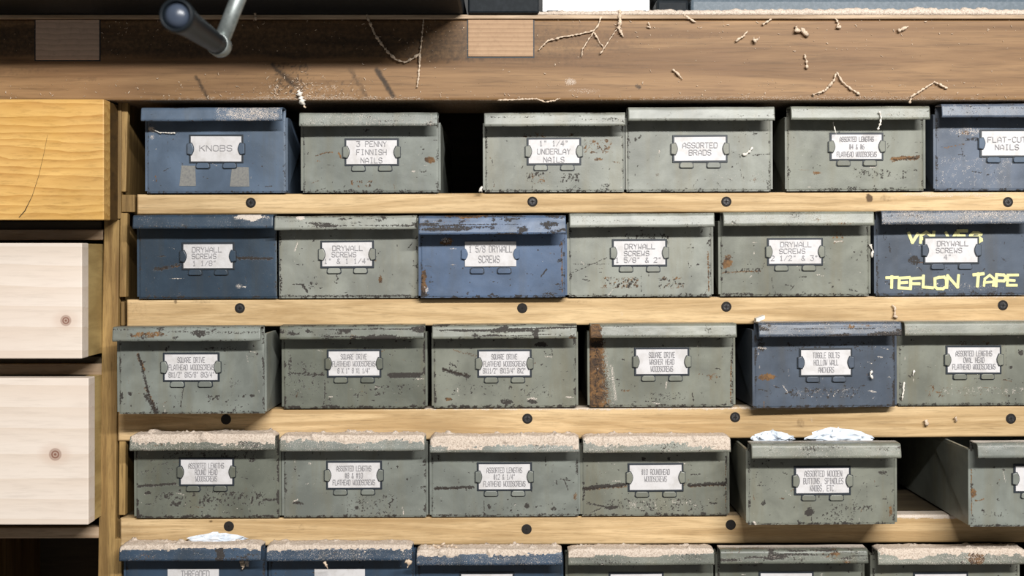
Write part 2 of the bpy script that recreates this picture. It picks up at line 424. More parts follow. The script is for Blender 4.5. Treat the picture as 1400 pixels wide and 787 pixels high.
# top beam (y = -.02 front)
YB = -.020
bx0, bx1 = P(-120, 0, YB).x, P(1560, 0, YB).x
zt, zs_, zb = P(0, 27, YB).z, P(0, 81, YB).z, P(0, 137, YB).z
um = [('ds', -50, 66, 700, 72, 12, .52), ('d', 420, 60, 120, 18, .6),
      ('d', 620, 74, 60, 12, .6), ('d', 760, 66, 80, 16, .40), ('d', 150, 66, 120, 10, .45), ('ds', 760, 45, 1000, 50, 6, .30), ('ds',1000,75,1300,78,3,.25)]
lm = [('da', 398, 108, 24, 22, .9), ('ds', 372, 88, 402, 118, 4, .85), ('ds', 385, 98, 412, 122, 7, .62), ('ds', 268, 105, 284, 133, 5, .7), ('ds', 515, 95, 538, 132, 5, .9),
      ('ds', 478, 95, 500, 130, 6, .55), ('da', 430, 120, 70, 16, .55), ('da', 330, 115, 60, 18, .38), ('d', 120, 108, 25, 5, .35), ('p', 1100, 134, 300, 4, .4),
      ('da', 620, 90, 300, 10, .3), ('d', 872, 118, 5, 4, .8), ('p', 780, 112, 10, 6, .55), ('p', 800, 124, 25, 5, .4), ('pa', 420, 125, 60, 10, .6), ('p',420,134,220,3,.45)]
def nobase(X, Z, dx, dz):
    z = np.zeros(X.shape); return z, z, z
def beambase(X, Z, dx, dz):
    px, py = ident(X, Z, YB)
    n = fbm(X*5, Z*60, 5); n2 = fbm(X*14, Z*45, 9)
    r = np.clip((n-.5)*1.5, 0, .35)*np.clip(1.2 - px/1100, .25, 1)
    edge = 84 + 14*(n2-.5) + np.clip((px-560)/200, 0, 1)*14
    up = np.clip((edge-py)/9, 0, 1)*np.clip((1050-px)/520, 0, 1)  # upper-left darkening: board's dark stain plus the machine's shadow, both put in colour
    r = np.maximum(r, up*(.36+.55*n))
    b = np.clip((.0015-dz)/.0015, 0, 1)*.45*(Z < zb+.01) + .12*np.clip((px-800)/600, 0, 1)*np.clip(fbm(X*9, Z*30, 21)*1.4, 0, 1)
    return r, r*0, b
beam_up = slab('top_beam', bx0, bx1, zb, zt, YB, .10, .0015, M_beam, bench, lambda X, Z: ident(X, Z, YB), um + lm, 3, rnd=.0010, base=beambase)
for (a, b, c, d, m) in ((49, 136, 27, 82, M_endgrain2), (640, 729, 22.5, 77.5, M_endgrain)):
    mb = MB(); p = P(a, c, YB); q = P(b, d, YB)
    mb.box(p.x, q.x, YB-.0011, YB+.03, q.z, min(p.z, zt)); mb.build('end_grain_block', m, beam_up, bevel=.0005)
    mb = MB(); g = .0011
    mb.box(p.x-g, p.x, YB-.0002, YB+.02, q.z, min(p.z, zt)-.0002); mb.box(q.x, q.x+g, YB-.0002, YB+.02, q.z, min(p.z, zt)-.0002); mb.box(p.x-g, q.x+g, YB-.0002, YB+.02, q.z-g, q.z)
    mb.build('joint_gap', M_black, beam_up)
# bench top board, thin front edge seen above the beam
ztt = P(0, 20, YB-.002).z
mb = MB(); mb.box(bx0, bx1, YB-.003, .62, zt+.0004, ztt); mb.build('bench_top', M_frameh, bench, bevel=.0008)

# rails and shelves
rail_def = [  # left px, (top left, top right@1400), (bottom left, bottom right@1400), plane y
    (187, 265.5, 261.5, 293, 288), (173, 409.5, 404, 447, 441), (161, 560, 554, 603, 600), (164, 708.5, 702.5, 747, 748), (160, 858, 852, 900, 896)]
def rail_top(row, px):
    l, a, b, c, d = rail_def[row]
    return a + (b-a)*(px-l)/(1400-l)
screws = {0: [(343,277),(728,275.5),(993,275.5),(1378,276)], 1: [(328,421),(714,421),(993,419),(1371,417)], 2: [(309,573),(721,572),(1005,570),(1382,572)], 3: [(313,719),(720,723),(999,717)], 4: []}
rmarks = {0: [('d',1188,271,5,6,1.0),('d',1212,272,14,7,.42),('ds',700,284,780,284,3,.3),('p',1300,266,100,4,.5),('p',560,265,120,2,.4)],
          1: [('df',186,425,18,14,.30),('d',240,412,3,4,.7),('d',278,412,20,3,.4),('ds',300,430,380,424,1.5,.35),('p',1300,406,100,3,.5),('p',850,430,3,8,.4),('p',905,438,30,2,.35),('d',765,412,70,3,.3)],
          2: [('df',200,578,35,16,.22),('p',800,557,420,3.5,.7),('da',860,572,160,14,.25),('d',1095,579,6,8,.45),('p',1110,575,3,6,.4),('ds',700,566,1000,564,2,.3)],
          3: [('df',186,725,15,16,.25),('d',288,712,3,2,.7),('d',411,722,6,6,.35),('ds',560,735,820,738,2,.22),('p',1270,706,60,3,.85),('p',700,709,400,2,.3)],
          4: []}
XR = 1540
def railpx(px): return P(px, 0).x
for i, (l, a, b, c, d) in enumerate(rail_def):
    x0 = railpx(l); x1 = railpx(XR)
    z1 = P(l, a).z; z0 = P(l, c).z; sh = ((a-b)*S) / ((1400-l)*S)
    def rb(X, Z, dx, dz, z1=z1): 
        n = fbm(X*60, Z*200, i+2)
        b_ = np.clip((Z-(z1-.0014))/.0014, 0, 1)*(.35 + .6*np.clip(X*1.6, -.4, .6))*(.5+n)
        return np.clip((.001-dz)/.001, 0, 1)*.3*(Z < z1-.01)*n*1.6, b_*0, b_
    rail = slab('shelf_rail', x0, x1, z0, z1, 0, .019, .0012, M_rail[i], bench, ident, rmarks[i], 20+i, rnd=.0013, base=rb, shear=sh)
    for (sx, sy) in screws[i]:
        p = P(sx, sy); mb = MB()
        dark = (sx, sy) in ((309,573),(313,719),(720,723),(999,717),(714,421))
        mb.lathe([(-.0003,.0049),(-.0006,.0041),(.0012,.0036)], (p.x, 0, p.z), (0,1,0), 20, cap=True)
        sc = mb.build('screw', M_hole, rail, smooth=False)
        mb = MB(); yy = -.0007
        mb.lathe([(0,.0001),(0,.0030),(.0010,.0032)], (p.x, yy, p.z), (0,1,0), 18)
        h = mb.build('screw_head', M_hole if dark else M_screw, rail)
        mb = MB(); mb.box(p.x-.0020, p.x+.0020, yy-.0002, yy+.0002, p.z-.0004, p.z+.0004); mb.box(p.x-.0004, p.x+.0004, yy-.0002, yy+.0002, p.z-.0020, p.z+.0020)
        mb.build('cross_slot', M_hole, rail)
    # shelf board behind the rail
    zl = P(l, a).z; zr = zl + sh*(x1-x0)
    mb = MB(); y0, y1, t = .0195, .31, .009
    mb.hexa([(x0,y0,zl-.0006),(x1,y0,zr-.0006),(x1,y0,zr-t),(x0,y0,zl-t),(x0,y1,zl-.0006),(x1,y1,zr-.0006),(x1,y1,zr-t),(x0,y1,zl-t)])
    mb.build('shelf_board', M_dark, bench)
# back panel, right side, left side panel
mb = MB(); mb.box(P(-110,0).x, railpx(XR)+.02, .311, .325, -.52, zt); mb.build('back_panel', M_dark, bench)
mb = MB(); mb.box(railpx(XR)+.0006, railpx(XR)+.02, 0, .31, -.52, zb); mb.build('side_panel', M_frame, bench)

def quadbox(name, tl, tr, br, bl, yf, depth, mat, parent, bevel=.0008):
    f = [P(*tl, yf), P(*tr, yf), P(*br, yf), P(*bl, yf)]
    mb = MB(); mb.hexa(f + [v + Vector((0, depth, 0)) for v in f])
    return mb.build(name, mat, parent, bevel=bevel)
ZF = 1060
M_frame_l = wood('post_wood', (.42,.27,.10), (.20,.115,.038), (70, 70, 5), seed=51, fibre=.7, blotch=.4)
M_frame_m = wood('strip_wood', (.34,.215,.08), (.16,.095,.032), (70, 70, 6), seed=53, fibre=.6, blotch=.4)
quadbox('side_panel', (164,139), (172.5,139), (159,ZF), (150,ZF), .012, .29, M_frame_m, bench)
quadbox('spacer_strip', (166,139), (175,139), (172,262), (164,262), .002, .008, M_frame_l, bench)
quadbox('spacer_strip', (164,291), (174,291), (172,406), (163,406), .001, .010, M_frame_l, bench)
quadbox('spacer_strip', (162,450), (171,450), (170,556), (160,556), .002, .009, M_frame_l, bench)
quadbox('spacer_strip', (163,588), (172,588), (171,704), (162,704), .002, .009, M_frame_l, bench)
quadbox('spacer_strip', (155,736), (166,736), (166,850), (155,850), .001, .010, M_frame_l, bench)
# blocks that sit between strips and rails
for (x0, x1, y0, y1) in ((166,184,266,290), (165,170,412,445)):
    quadbox('packing_block', (x0,y0), (x1,y0), (x1,y1), (x0,y1), .004, .007, M_frame_m, bench)
# left stile
quadbox('corner_post', (142,300), (163,300), (153,ZF), (129,ZF), .0, .011, M_frame_l, bench, .001)
quadbox('corner_post', (161,139), (166,139), (165,299), (160,299), .0, .011, M_frame_m, bench, .0006)
# wood faces behind the drawers (dust boards) and cross rails
for (ya, yb, yc, yd) in ((302,315,314,328.5), (487,499,497.5,513), (717,723,721,736)):
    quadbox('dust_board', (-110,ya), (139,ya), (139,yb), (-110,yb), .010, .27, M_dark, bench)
    quadbox('cross_rail', (-110,yc), (140.5,yc-.5), (140.5,yd-.5), (-110,yd), .0005, .009, M_frameh, bench, .001)
mb = MB(); mb.box(P(-110,0).x, P(-100,0).x, .0, .31, -.52, zb); mb.build('side_panel', M_frame, bench)

# drawers -----------------------------------------------------------
def drawer(x1, y0, y1, pull, fm, sm, depthf, nm):
    yf = -pull
    a = P(-95, y0, yf); b = P(x1, y1, yf)
    mb = MB(); t = .012
    zt_, zb_ = a.z-.0005, b.z+.0005
    yb = .26
    mb.box(b.x-t, b.x-.0004, yf+depthf, yb, zb_, zt_); mb.box(a.x, a.x+t, yf+depthf, yb, zb_, zt_)
    mb.box(a.x+t, b.x-t, yb-t, yb, zb_, zt_); mb.box(a.x+t, b.x-t, yf+depthf, yb-t, zb_+.004, zb_+.010)
    o = mb.build('drawer', sm, bench, bevel=.0004); o['label'] = nm
    mb = MB(); mb.box(a.x, b.x, yf, yf+depthf, b.z, a.z); mb.build('drawer_front', fm, o, bevel=.0009)
    return o
d1 = drawer(142, 135.5, 300.5, .045, M_oak, M_oak_shaded, .020, 'yellow oak drawer with strong wavy grain')
# crack in the oak front
mb = MB(); yc = -.0456
pts = [P(60,278,yc), P(55,284,yc), P(48,290,yc), P(36,296,yc), P(26,298,yc)]
pts = [P(65,184,yc), P(60,210,yc), P(53,240,yc), P(44,268,yc), P(34,288,yc), P(26,297,yc)]
mb.tube(pts, [.00008,.0001,.00015,.0002,.00045,.0003], 4); mb.build('surface_crack', M_dark, d1)
d2 = drawer(112, 332, 490, .060, M_pine1, M_pine_shaded, .0195, 'pale pine drawer, knot low on its front')
d3 = drawer(121, 516.5, 717, .040, M_pine2, M_pine_shaded, .0195, 'tall pale pine drawer with a central knot')

# ------------------------------------------------------------------ metal bins
GR  = (.192,.198,.162); GRL = (.246,.254,.220); GRD = (.138,.146,.118); GRB = (.192,.206,.182)
BL  = (.090,.128,.185); BLD = (.030,.052,.080); BLV = (.078,.118,.195); BLG = (.070,.088,.118); BLT = (.095,.118,.160); BL5 = (.032,.058,.096)
LP = .0195     # how far the lip reaches out
HB = .26       # bin depth

def plate_mesh(x0, x1, prof, step, jitter, seed):
    """sheet bent along a profile [(y,z)], swept in x, with thickness"""
    nx = int((x1-x0)/step); xs = np.linspace(x0, x1, nx+1)
    pr = np.array(prof)
    # resample the profile
    seg = np.hypot(*(pr[1:]-pr[:-1]).T); s = np.concatenate([[0], np.cumsum(seg)])
    m = max(8, int(s[-1]/.0011)); t = np.linspace(0, s[-1], m+1)
    py = np.interp(t, s, pr[:,0]); pz = np.interp(t, s, pr[:,1])
    ty = np.gradient(py); tz = np.gradient(pz); L = np.hypot(ty, tz); ny, nz = -tz/L, ty/L
    return xs, t, s[-1], py, pz, ny, nz

def swept(name, x0, x1, prof, th, mat, parent, maskfn, seed, step=.0012, dent=.0004, heightfn=None):
    xs, t, T, py, pz, ny, nz = plate_mesh(x0, x1, prof, step, 0, seed)
    X, Tt = np.meshgrid(xs, t)
    PYy = np.repeat(py[:,None], len(xs), 1); PZz = np.repeat(pz[:,None], len(xs), 1)
    d = dent*(fbm(X*25, Tt*60, seed)-.5)*2
    if heightfn is not None: d = d + heightfn(X, Tt, T)
    NY = ny[:,None]; NZ = nz[:,None]
    # outward = away from the inside of the fold
    oy, oz = PYy - NY*d, PZz - NZ*d
    iy, iz = PYy + NY*th, PZz + NZ*th
    V = np.concatenate([np.stack([X.ravel(), oy.ravel(), oz.ravel()],1), np.stack([X.ravel(), iy.ravel(), iz.ravel()],1)])
    n, w = X.shape; idx = np.arange(n*w).reshape(n, w); N0 = n*w
    a = np.stack([idx[:-1,:-1].ravel(), idx[:-1,1:].ravel(), idx[1:,1:].ravel(), idx[1:,:-1].ravel()],1)
    F = a[:, ::-1].tolist() + (a+N0).tolist()
    ring = list(idx[0,:]) + list(idx[1:,-1]) + list(idx[-1,-2::-1]) + list(idx[-2:0:-1,0])
    for i in range(len(ring)):
        j = (i+1) % len(ring); F.append([ring[i], ring[j], ring[j]+N0, ring[i]+N0])
    me = bpy.data.meshes.new(name); me.from_pydata(V.tolist(), [], F); me.update()
    sm = np.zeros(len(me.polygons), bool); sm[:2*len(a)] = True; me.polygons.foreach_set('use_smooth', sm)
    me.materials.append(mat)
    o = bpy.data.objects.new(name, me); C.objects.link(o); o.parent = parent
    if maskfn:
        r, g, b = maskfn(X, Tt, T)
        set_wear(o, np.concatenate([r.ravel()]*2), np.concatenate([g.ravel()]*2), np.concatenate([b.ravel()]*2))
    return o

def lip_profile(H, drop=.0118, tilt=.0015):
    pts = [(.0015, H)]
    r = .0035
    yb = -LP
    pts.append((yb + r, H - .0002))
    for k in range(1, 6):
        a = math.pi/2 * k/5
        pts.append((yb + r - r*math.sin(a), H - .0002 - r + r*math.cos(a)))
    pts.append((yb - tilt, H - drop))
    pts.append((yb - tilt + .0009, H - drop - .0016)); pts.append((yb - tilt + .0032, H - drop - .0014))
    return pts

BINS = []
def bin_(row, px, ybot, ytop, col, label, text, card, pull=.004, marks=(), grime=.5, dust=0, crust=None, yaw=0, drop=.0118,
         lipmarks=(), group=None, framed=True, cond=False, texty=None, tabc=None, lipdust=None, slots=True, lipgrime=0.4, L=HB, bagside=None, tsz=1.0, tilt=.0015, cat='metal bin'):
    x0p, x1p = px; y = -pull
    seed = len(BINS)*7 + 3
    rnd = random.Random(seed)
    cx = (x0p+x1p)/2
    zsh = P(cx, rail_top(row, cx)).z + .0009
    X0, X1 = P(x0p, 0, y).x, P(x1p, 0, y).x
    W = X1 - X0; hw = W/2
    zt_ = P(0, ytop, y - LP if ytop < VZ else y - (.004 if dust else 0)).z
    H = zt_ - zsh
    l, a, b, c, d = rail_def[row]
    roll = -math.atan((a-b)/(1400-l))
    t = empty('metal_bin', (X0+hw, y, zsh), (0, roll, yaw))
    tag(t, label, cat, group)
    k = S*(D+y)/D
    def topx(X, Z):      # local -> photo pixels
        return VX + (X + X0 + hw)/k, VZ - (Z + zsh)/k
    m = paint(col, grime=grime)
    e0 = seed
    def base(X, Z, dx, dz):
        n = fbm(X*160, Z*160, e0); n2 = fbm(X*420, Z*420, e0+1, 3)
        r = np.clip((.0030*n*2 - dz)/.0014, 0, 1)*(Z < H*.3)*(.50+.5*grime)*np.clip((n2-.36)*5, 0, 1)
        r = np.maximum(r, np.clip((.0026*n*2 - dx)/.0014, 0, 1)*(.40+.5*grime)*np.clip((n-.40)*6, 0, 1))
        sp = np.clip((fbm(X*300, Z*300, e0+3, 2) - (.80-.06*grime))*9, 0, 1)*.7
        r = np.maximum(r, sp)
        r = np.maximum(r, np.clip((Z-(H-.022))/.01, 0, 1)*np.clip((fbm(X*50, Z*110, e0+8)-.58)*5, 0, 1)*grime*.7)
        g = np.clip((fbm(X*90, Z*90, e0+5, 4) - .74)*7, 0, 1)*.45*grime
        b = np.clip((fbm(X*330, Z*330, e0+6, 3) - .80)*9, 0, 1)*.6 + dust*.10
        return r, g, b
    # random streaks
    mk = list(marks)
    for i in range(int(8+26*grime)):
        sx = rnd.uniform(x0p+4, x1p-4); sy = rnd.uniform(ytop+34, ybot-5); an = rnd.choice([0, 0.2, 1.4, rnd.uniform(0, 3.1)])
        ln = rnd.uniform(2, 13)
        mk.append((rnd.choice(['ds','ds','ds','rs','ps']), sx, sy, sx+ln*math.cos(an), sy+ln*math.sin(an), rnd.uniform(.7, 1.6), rnd.uniform(.35, .8)))
    front = slab('front_panel', -hw, hw, 0, H-.0008, 0, .0012, .0010, m, t, topx, mk, seed, rnd=.0014, dent=.0011, base=base)
    # body: bottom, back, two sides with rolled rims
    mb = MB(); th = .0011
    hs = H - .0085
    for s in (-1, 1):
        xa, xb = (-hw, -hw+th) if s < 0 else (hw-th, hw)
        # side wall: low behind, full height in front
        mb.box(xa, xb, .0013, L, .0002, hs)
        mb.box(xa - (.0014 if s < 0 else 0), xb + (.0014 if s > 0 else 0), .006, L-.002, hs-.0075, hs+.0006)   # folded rim
    mb.box(-hw+th, hw-th, .0013, L-th, .0002, .0002+th); mb.box(-hw+th, hw-th, L-th, L, .0002, hs)
    body = mb.build('bin_body', m, t, bevel=.0003, seg=1)
    # triangular gusset plate on each side
    for s in (-1, 1):
        mb = MB(); xx = s*hw; xo = xx + s*.0018
        q = [(.0005, hs), (.112, hs-.004), (.0005, .002)]
        a_ = [(xx - s*.0002, y_, z_) for y_, z_ in q]; b_ = [(xo, y_, z_) for y_, z_ in q]
        mb.add(a_+b_, [(0,1,2),(5,4,3),(0,3,4,1),(1,4,5,2),(2,5,3,0)] if s > 0 else [(2,1,0),(3,4,5),(1,4,3,0),(2,5,4,1),(0,3,5,2)])
        mb.build('side_gusset', m, t)
    # lip
    def lipmask(X, Tt, T):
        PXl = VX + (X + X0 + hw)/(S*(D+y-LP)/D); v = Tt/T
        n = fbm(X*70, Tt*120, seed+2); n2 = fbm(X*320, Tt*320, seed+4, 3); n5 = fbm(X*22, Tt*160, seed+7, 3)
        r = np.clip((n-.60)*6, 0, 1)*lipgrime + np.clip((n5-.64)*8, 0, 1)*lipgrime
        r = np.maximum(r, np.clip((v-.86)*9, 0, 1)*np.clip((n2-.42)*6, 0, 1)*.75)
        vt = (LP-.002)/T; n7 = fbm(X*90, Tt*500, seed+12, 3)
        r = np.maximum(r, np.clip(1.2-abs(v-vt-.05)/.05, 0, 1)*np.clip((n7-.44)*6, 0, 1)*(.35+.5*lipgrime)*(1-.7*min(1,dust*2)))
        r = np.maximum(r, np.clip((fbm(X*16, Tt*420, seed+14, 3)-.60)*9, 0, 1)*lipgrime*.8)
        g = np.clip((fbm(X*45, Tt*90, seed+9)-.68)*6, 0, 1)*lipgrime
        b = np.zeros(X.shape) + np.clip((n2-.7)*5, 0, 1)*.3 + (.0 + .12*np.clip((PXl-400)/900, 0, 1) + .16*np.clip((n5-.35)*3, 0, 1))*(v < .92)
        if dust:
            b = np.maximum(b, np.clip(1.25 - v*2.0 + (n-.5)*.5, 0, 1)*min(1, dust*1.9))
            b = np.maximum(b, dust*.36*(.55+.9*n))
        if lipdust:
            for (qa, qb, st) in lipdust: b = np.maximum(b, st*np.clip((PXl-qa)/8, 0, 1)*np.clip((qb-PXl)/8, 0, 1)*(.4+n))
        for q in lipmarks:       # (kind, px centre, v centre, rx px, rv, strength)
            kd, qx, qv, rx, rv, st = q
            e = np.hypot((PXl-qx)/rx, (v-qv)/rv) + (n2-.5)*1.2
            val = st*np.clip((1.2-e)*2, 0, 1)
            if kd == 'd': r = np.maximum(r, val)
            elif kd == 'r': g = np.maximum(g, val)
            else: b = np.maximum(b, val)
        return r, g, b
    swept('lip_handle', -hw, hw, lip_profile(H, drop, tilt), .0009, m, t, lipmask, seed, dent=.0005)
    # label holder: a dark plate paints the shade of the gap around the card
    cx0, cx1, cy0, cy1 = card
    yl = y
    A = P(cx0, cy0, yl) - Vector((X0+hw, 0, zsh)); B = P(cx1, cy1, yl) - Vector((X0+hw, 0, zsh))
    ax, bx, az, bz = A.x, B.x, A.z, B.z
    mt = paint(tabc, grime=.2) if tabc else m
    if framed:
        mb = MB(); g = .0019
        mb.box(ax-g, bx+g, -.0008, .0002, bz-g, az+g)
        fr = mb.build('card_gap_shade', M_gap_shade, t, bevel=.0004)
    zc = (az+bz)/2; th_ = .0057 if framed else .0053
    cardm = MB(); n = 24; cv = []; cf = []
    rr_ = random.Random(seed+1); bow = rr_.uniform(.0002, .0005); tl = rr_.uniform(-.0003, .0003)
    for kf, yo in ((0, 0), (1, .00035)):
        for i in range(n+1):
            u = i/n; xx = ax + (bx-ax)*u; yy = -.00125 - bow*math.sin(math.pi*u) + yo
            cv += [(xx, yy, bz + tl*u), (xx, yy, az + tl*(u-.5))]
    for i in range(n):
        p = 2*i; cf.append((p, p+2, p+3, p+1)); q = 2*(n+1)+p; cf.append((q+1, q+3, q+2, q))
        cf.append((p+1, p+3, q+3, q+1)); cf.append((q, q+2, p+2, p))
    cf.append((0, 1, 2*(n+1)+1, 2*(n+1))); q = 2*n; cf.append((q+1, q, q+2*(n+1), q+2*(n+1)+1))
    cd = sel_mesh('label_card', cv, cf, M_card, t)
    # tabs that grip the card
    for s in (-1, 1):
        ex = ax if s < 0 else bx
        for (grow, yy0, mat_, nm) in ((.0004, -.0021, M_gap_shade, None), (0, -.0030, mt, 'side_tab')):
            mb = MB(); w1 = .0032; w2 = .0029
            xi, xo = ex - s*w2, ex + s*w1
            pts = []
            for kx in range(7):
                an = -math.pi/2 + math.pi*kx/6
                pts.append((xi + s*(.0022 - .0022*math.cos(an)) - s*grow, zc + (th_+grow)*(an/(math.pi/2))))
            pts += [(xo + s*grow, zc + (th_+grow)*.82), (xo + s*grow, zc - (th_+grow)*.82)]
            if s > 0: pts = pts[::-1]
            f = [(p_[0], yy0, p_[1]) for p_ in pts]; bk = [(p_[0], yy0+(.0030 if nm else .0022), p_[1]) for p_ in pts]
            N_ = len(f); mb.add(f+bk, [tuple(range(N_)), tuple(range(N_, 2*N_))[::-1]] + [((i+1) % N_, i, N_+i, N_+(i+1) % N_) for i in range(N_)])
            if nm: mb.build(nm, mt, t, bevel=.0006, seg=2)
            elif framed: mb.build('tab_slot', M_gap_shade, t)
    cxm = (ax+bx)/2
    for s in (-1, 1):
        xc = cxm + s*(bx-ax)*.265 + (bx-ax)*.0; w = .0064; z1 = bz - .0017; z0 = z1 - .0050
        if slots:
            for (gx, gz, yy0, mat_, nm) in ((.0007, .0007, -.0005, M_gap_shade, 'tab_slot'), (0, 0, -.0022, mt, 'bottom_tab')):
                mb = MB(); pts = []
                xa, xb = xc - w - gx, xc + w + gx; za, zb_ = z0 - gz, z1 + (gz if nm == 'tab_slot' else .0)
                pts = [(xa, za+.0012), (xa+.0012, za), (xb-.0012, za), (xb, za+.0012), (xb-.0004, zb_-.0012), (xb-.0018, zb_), (xa+.0018, zb_), (xa+.0004, zb_-.0012)]
                f = [(p_[0], yy0, p_[1]) for p_ in pts]; bk = [(p_[0], .0004, p_[1]) for p_ in pts]; N_ = len(f)
                mb.add(f+bk, [tuple(range(N_)), tuple(range(N_, 2*N_))[::-1]] + [((i+1) % N_, i, N_+i, N_+(i+1) % N_) for i in range(N_)])
                mb.build(nm, mat_, t, bevel=.0005 if nm == 'bottom_tab' else 0)
    # printed lines: (text, centre px, centre py, width px, height px)
    if text:
        mb = MB()
        for (s_, tx, ty, tw, thh) in text:
            p = P(tx - tw/2, ty + thh/2, yl) - Vector((X0+hw, 0, zsh))
            pitch = tw*S/max(1, len(s_)-.25); cw = pitch*.74
            strokes(mb, s_, p.x, p.z, cw, thh*S, pitch, .00052 if not cond else .00042, -.0022)
        mb.build('printed_text', M_ink, cd)
    if crust:
        cmax, front_cov, lump = crust
        prof = [(.0012, H+.0002)] + lip_profile(H, drop, tilt)[1:7]
        pend = lip_profile(H, drop, tilt)[7]; p6 = prof[-1]
        prof.append((p6[0] + (pend[0]-p6[0])*front_cov, p6[1] + (pend[1]-p6[1])*front_cov))
        def hf(X, Tt, T):
            v = Tt/T
            n = fbm(X*130, Tt*130, seed+31, 4); n2 = fbm(X*28, Tt*45, seed+33, 3); n3 = fbm(X*600, Tt*600, seed+35, 2)
            h = (.35 + .9*n2 + .5*(n-.5))*cmax
            top = LP/T
            fall = np.clip((1.0 - (v-top)/(1-top)) , 0, 1)
            h = h*np.where(v < top, 1, .30*fall) + (n3-.5)*.0007*lump - np.where(v > top, .0004*(1-fall) + np.clip(n2-.42, 0, 1)*.004*(v-top), 0)
            h = h + np.clip((n-.66)*.014, 0, .0022)*lump*(v < top*1.25)
            ed = np.minimum(X+hw, hw-X); h = h*np.clip(ed/.004, .1, 1)
            return h
        co = swept('sawdust_crust', -hw+.0004, hw-.0004, prof, .0002, M_dust, None, None, seed+2, step=.0010, dent=0, heightfn=hf)
        co.matrix_world = Matrix.Translation((X0+hw, y, zsh)) @ Matrix.Rotation(yaw, 4, 'Z') @ Matrix.Rotation(roll, 4, 'Y')
        tag(co, 'sawdust crusted along the lip of the ' + label.split(', ')[0].replace('metal bin ', 'bin '), 'sawdust', None, 'stuff')
    BINS.append(t)
    t['_f'] = 0; del t['_f']
    return t, (X0, X1, zsh, H, y)

def T3(c, rows, w, h=7.0, gap=11.2, y0=None):
    n = len(rows); cy = (c[2]+c[3])/2 if y0 is None else y0
    out = []
    for i, r_ in enumerate(rows):
        s_, wd = r_ if isinstance(r_, tuple) else (r_, None)
        wd = wd or len(s_)*w
        out.append((s_, (c[0]+c[1])/2, cy + (i-(n-1)/2)*gap, wd, h))
    return out
def card(cx, cy, w=69, h=32.5): return (cx-w/2, cx+w/2, cy-h/2, cy+h/2)

# row 1
c = card(296, 203.5, 69, 34)
kb, kg = bin_(0, (201,391), 262.5, 146, BL, 'blue metal bin labelled KNOBS, two grey tape ghosts under the card', [('KNOBS', 296, 202.5, 44, 7.5)], c, grime=.1,
     marks=[('p',206,176,7,4,.6),('p',208,187,4,3,.5),('ps',206,180,240,182,1,.5),('d',242,184,3,5,.5)], lipdust=[(290,388,.5)], lipgrime=.35)
M_ghost = plain('tape_ghost', (.24,.235,.215), .75, col2=(.17,.17,.17), nscale=500)
for (x0_, x1_, y0_, y1_) in ((247,268,226,254), (316,341,228,255)):
    A_ = P(x0_, y0_, kg[4]) - Vector(((kg[0]+kg[1])/2, 0, kg[2])); B_ = P(x1_, y1_, kg[4]) - Vector(((kg[0]+kg[1])/2, 0, kg[2]))
    mb = MB(); mb.hexa([(A_.x+.001,-.0004,A_.z),(B_.x-.0006,-.0004,A_.z-.0004),(B_.x,-.0004,B_.z),(A_.x-.0012,-.0004,B_.z),(A_.x+.001,.0004,A_.z),(B_.x-.0006,.0004,A_.z-.0004),(B_.x,.0004,B_.z),(A_.x-.0012,.0004,B_.z)])
    mb.build('tape_residue', M_ghost, kb)
c = card(508.5, 208)
bin_(0, (414,600), 264, 153, GRB, 'green metal bin labelled 3 PENNY FINNISH NAILS, beside the dark empty slot', T3(c, ['3 PENNY','FINNISH','NAILS'], 5.8), c, grime=.3,
     marks=[('rs',432,213,446,208,1.2,.8),('rs',446,208,455,208,1.5,.8),('rs',463,208,466,216,2,.8),('r',588,219,8,4.5,.95),('ra',496,251,17,5,.9),('ds',568,243,592,237,1,.5),('d',471,255,3,3,.6),('rs',425,250,435,247,2,.5)], lipdust=[(410,600,.32)], lipgrime=.5)
c = card(757.5, 207)
bin_(0, (663,853), 264, 153, GRL, 'green metal bin labelled 1 1/4 UNDERLAY NAILS, rust speckles right of the card', T3(c, ['1" 1/4"','UNDERLAY','NAILS'], 5.6), c, grime=.3,
     marks=[('ra',818,200,20,10,.9),('ra',730,184,16,3.5,.9),('ra',786,184,8,3,.9),('da',733,242,14,7,1),('da',779,243,13,7,1),('ra',733,244,15,8,.7),('r',817,218,8,2.5,.7),('d',828,253,7,3,.5),('d',668,259,4,2,.6)], lipgrime=.5)
c = card(957, 203.5, 70)
bin_(0, (857,1054), 262.5, 145.5, GRL, 'green metal bin labelled ASSORTED BRADS', T3(c, [('ASSORTED',47),('BRADS',30)], 5.6, gap=10), c, grime=.25,
     marks=[('da',1016,182,20,6,.55),('ds',1030,212,1052,211,1.2,.7),('ra',893,252,16,2,.7),('r',899,239,4,3,.5),('d',869,190,2,4,.7),('ra',1035,244,12,6,.55),('pa',1010,240,40,8,.35)], lipgrime=.3)
c = card(1171, 200.5, 68, 33)
bin_(0, (1076,1263), 261.5, 144.5, GR, 'green metal bin labelled ASSORTED LENGTHS #4 & #6, long brown scrape at its right', T3(c, [('ASSORTED LENGTHS',46),('#4 & #6',20),('FLATHEAD WOODSCREWS',54)], 3, gap=10.3, h=6.5), c, grime=.3, cond=True,
     marks=[('rs',1220,218,1256,215,4,.95),('ds',1222,219,1254,216,2,.6),('r',1116,236,8,2.5,.7),('rs',1092,231,1105,232,1,.6),('da',1205,238,38,7,.75),('ds',1219,185,1223,192,.8,.6)], lipgrime=.3)
c = card(1376, 196, 68, 33)
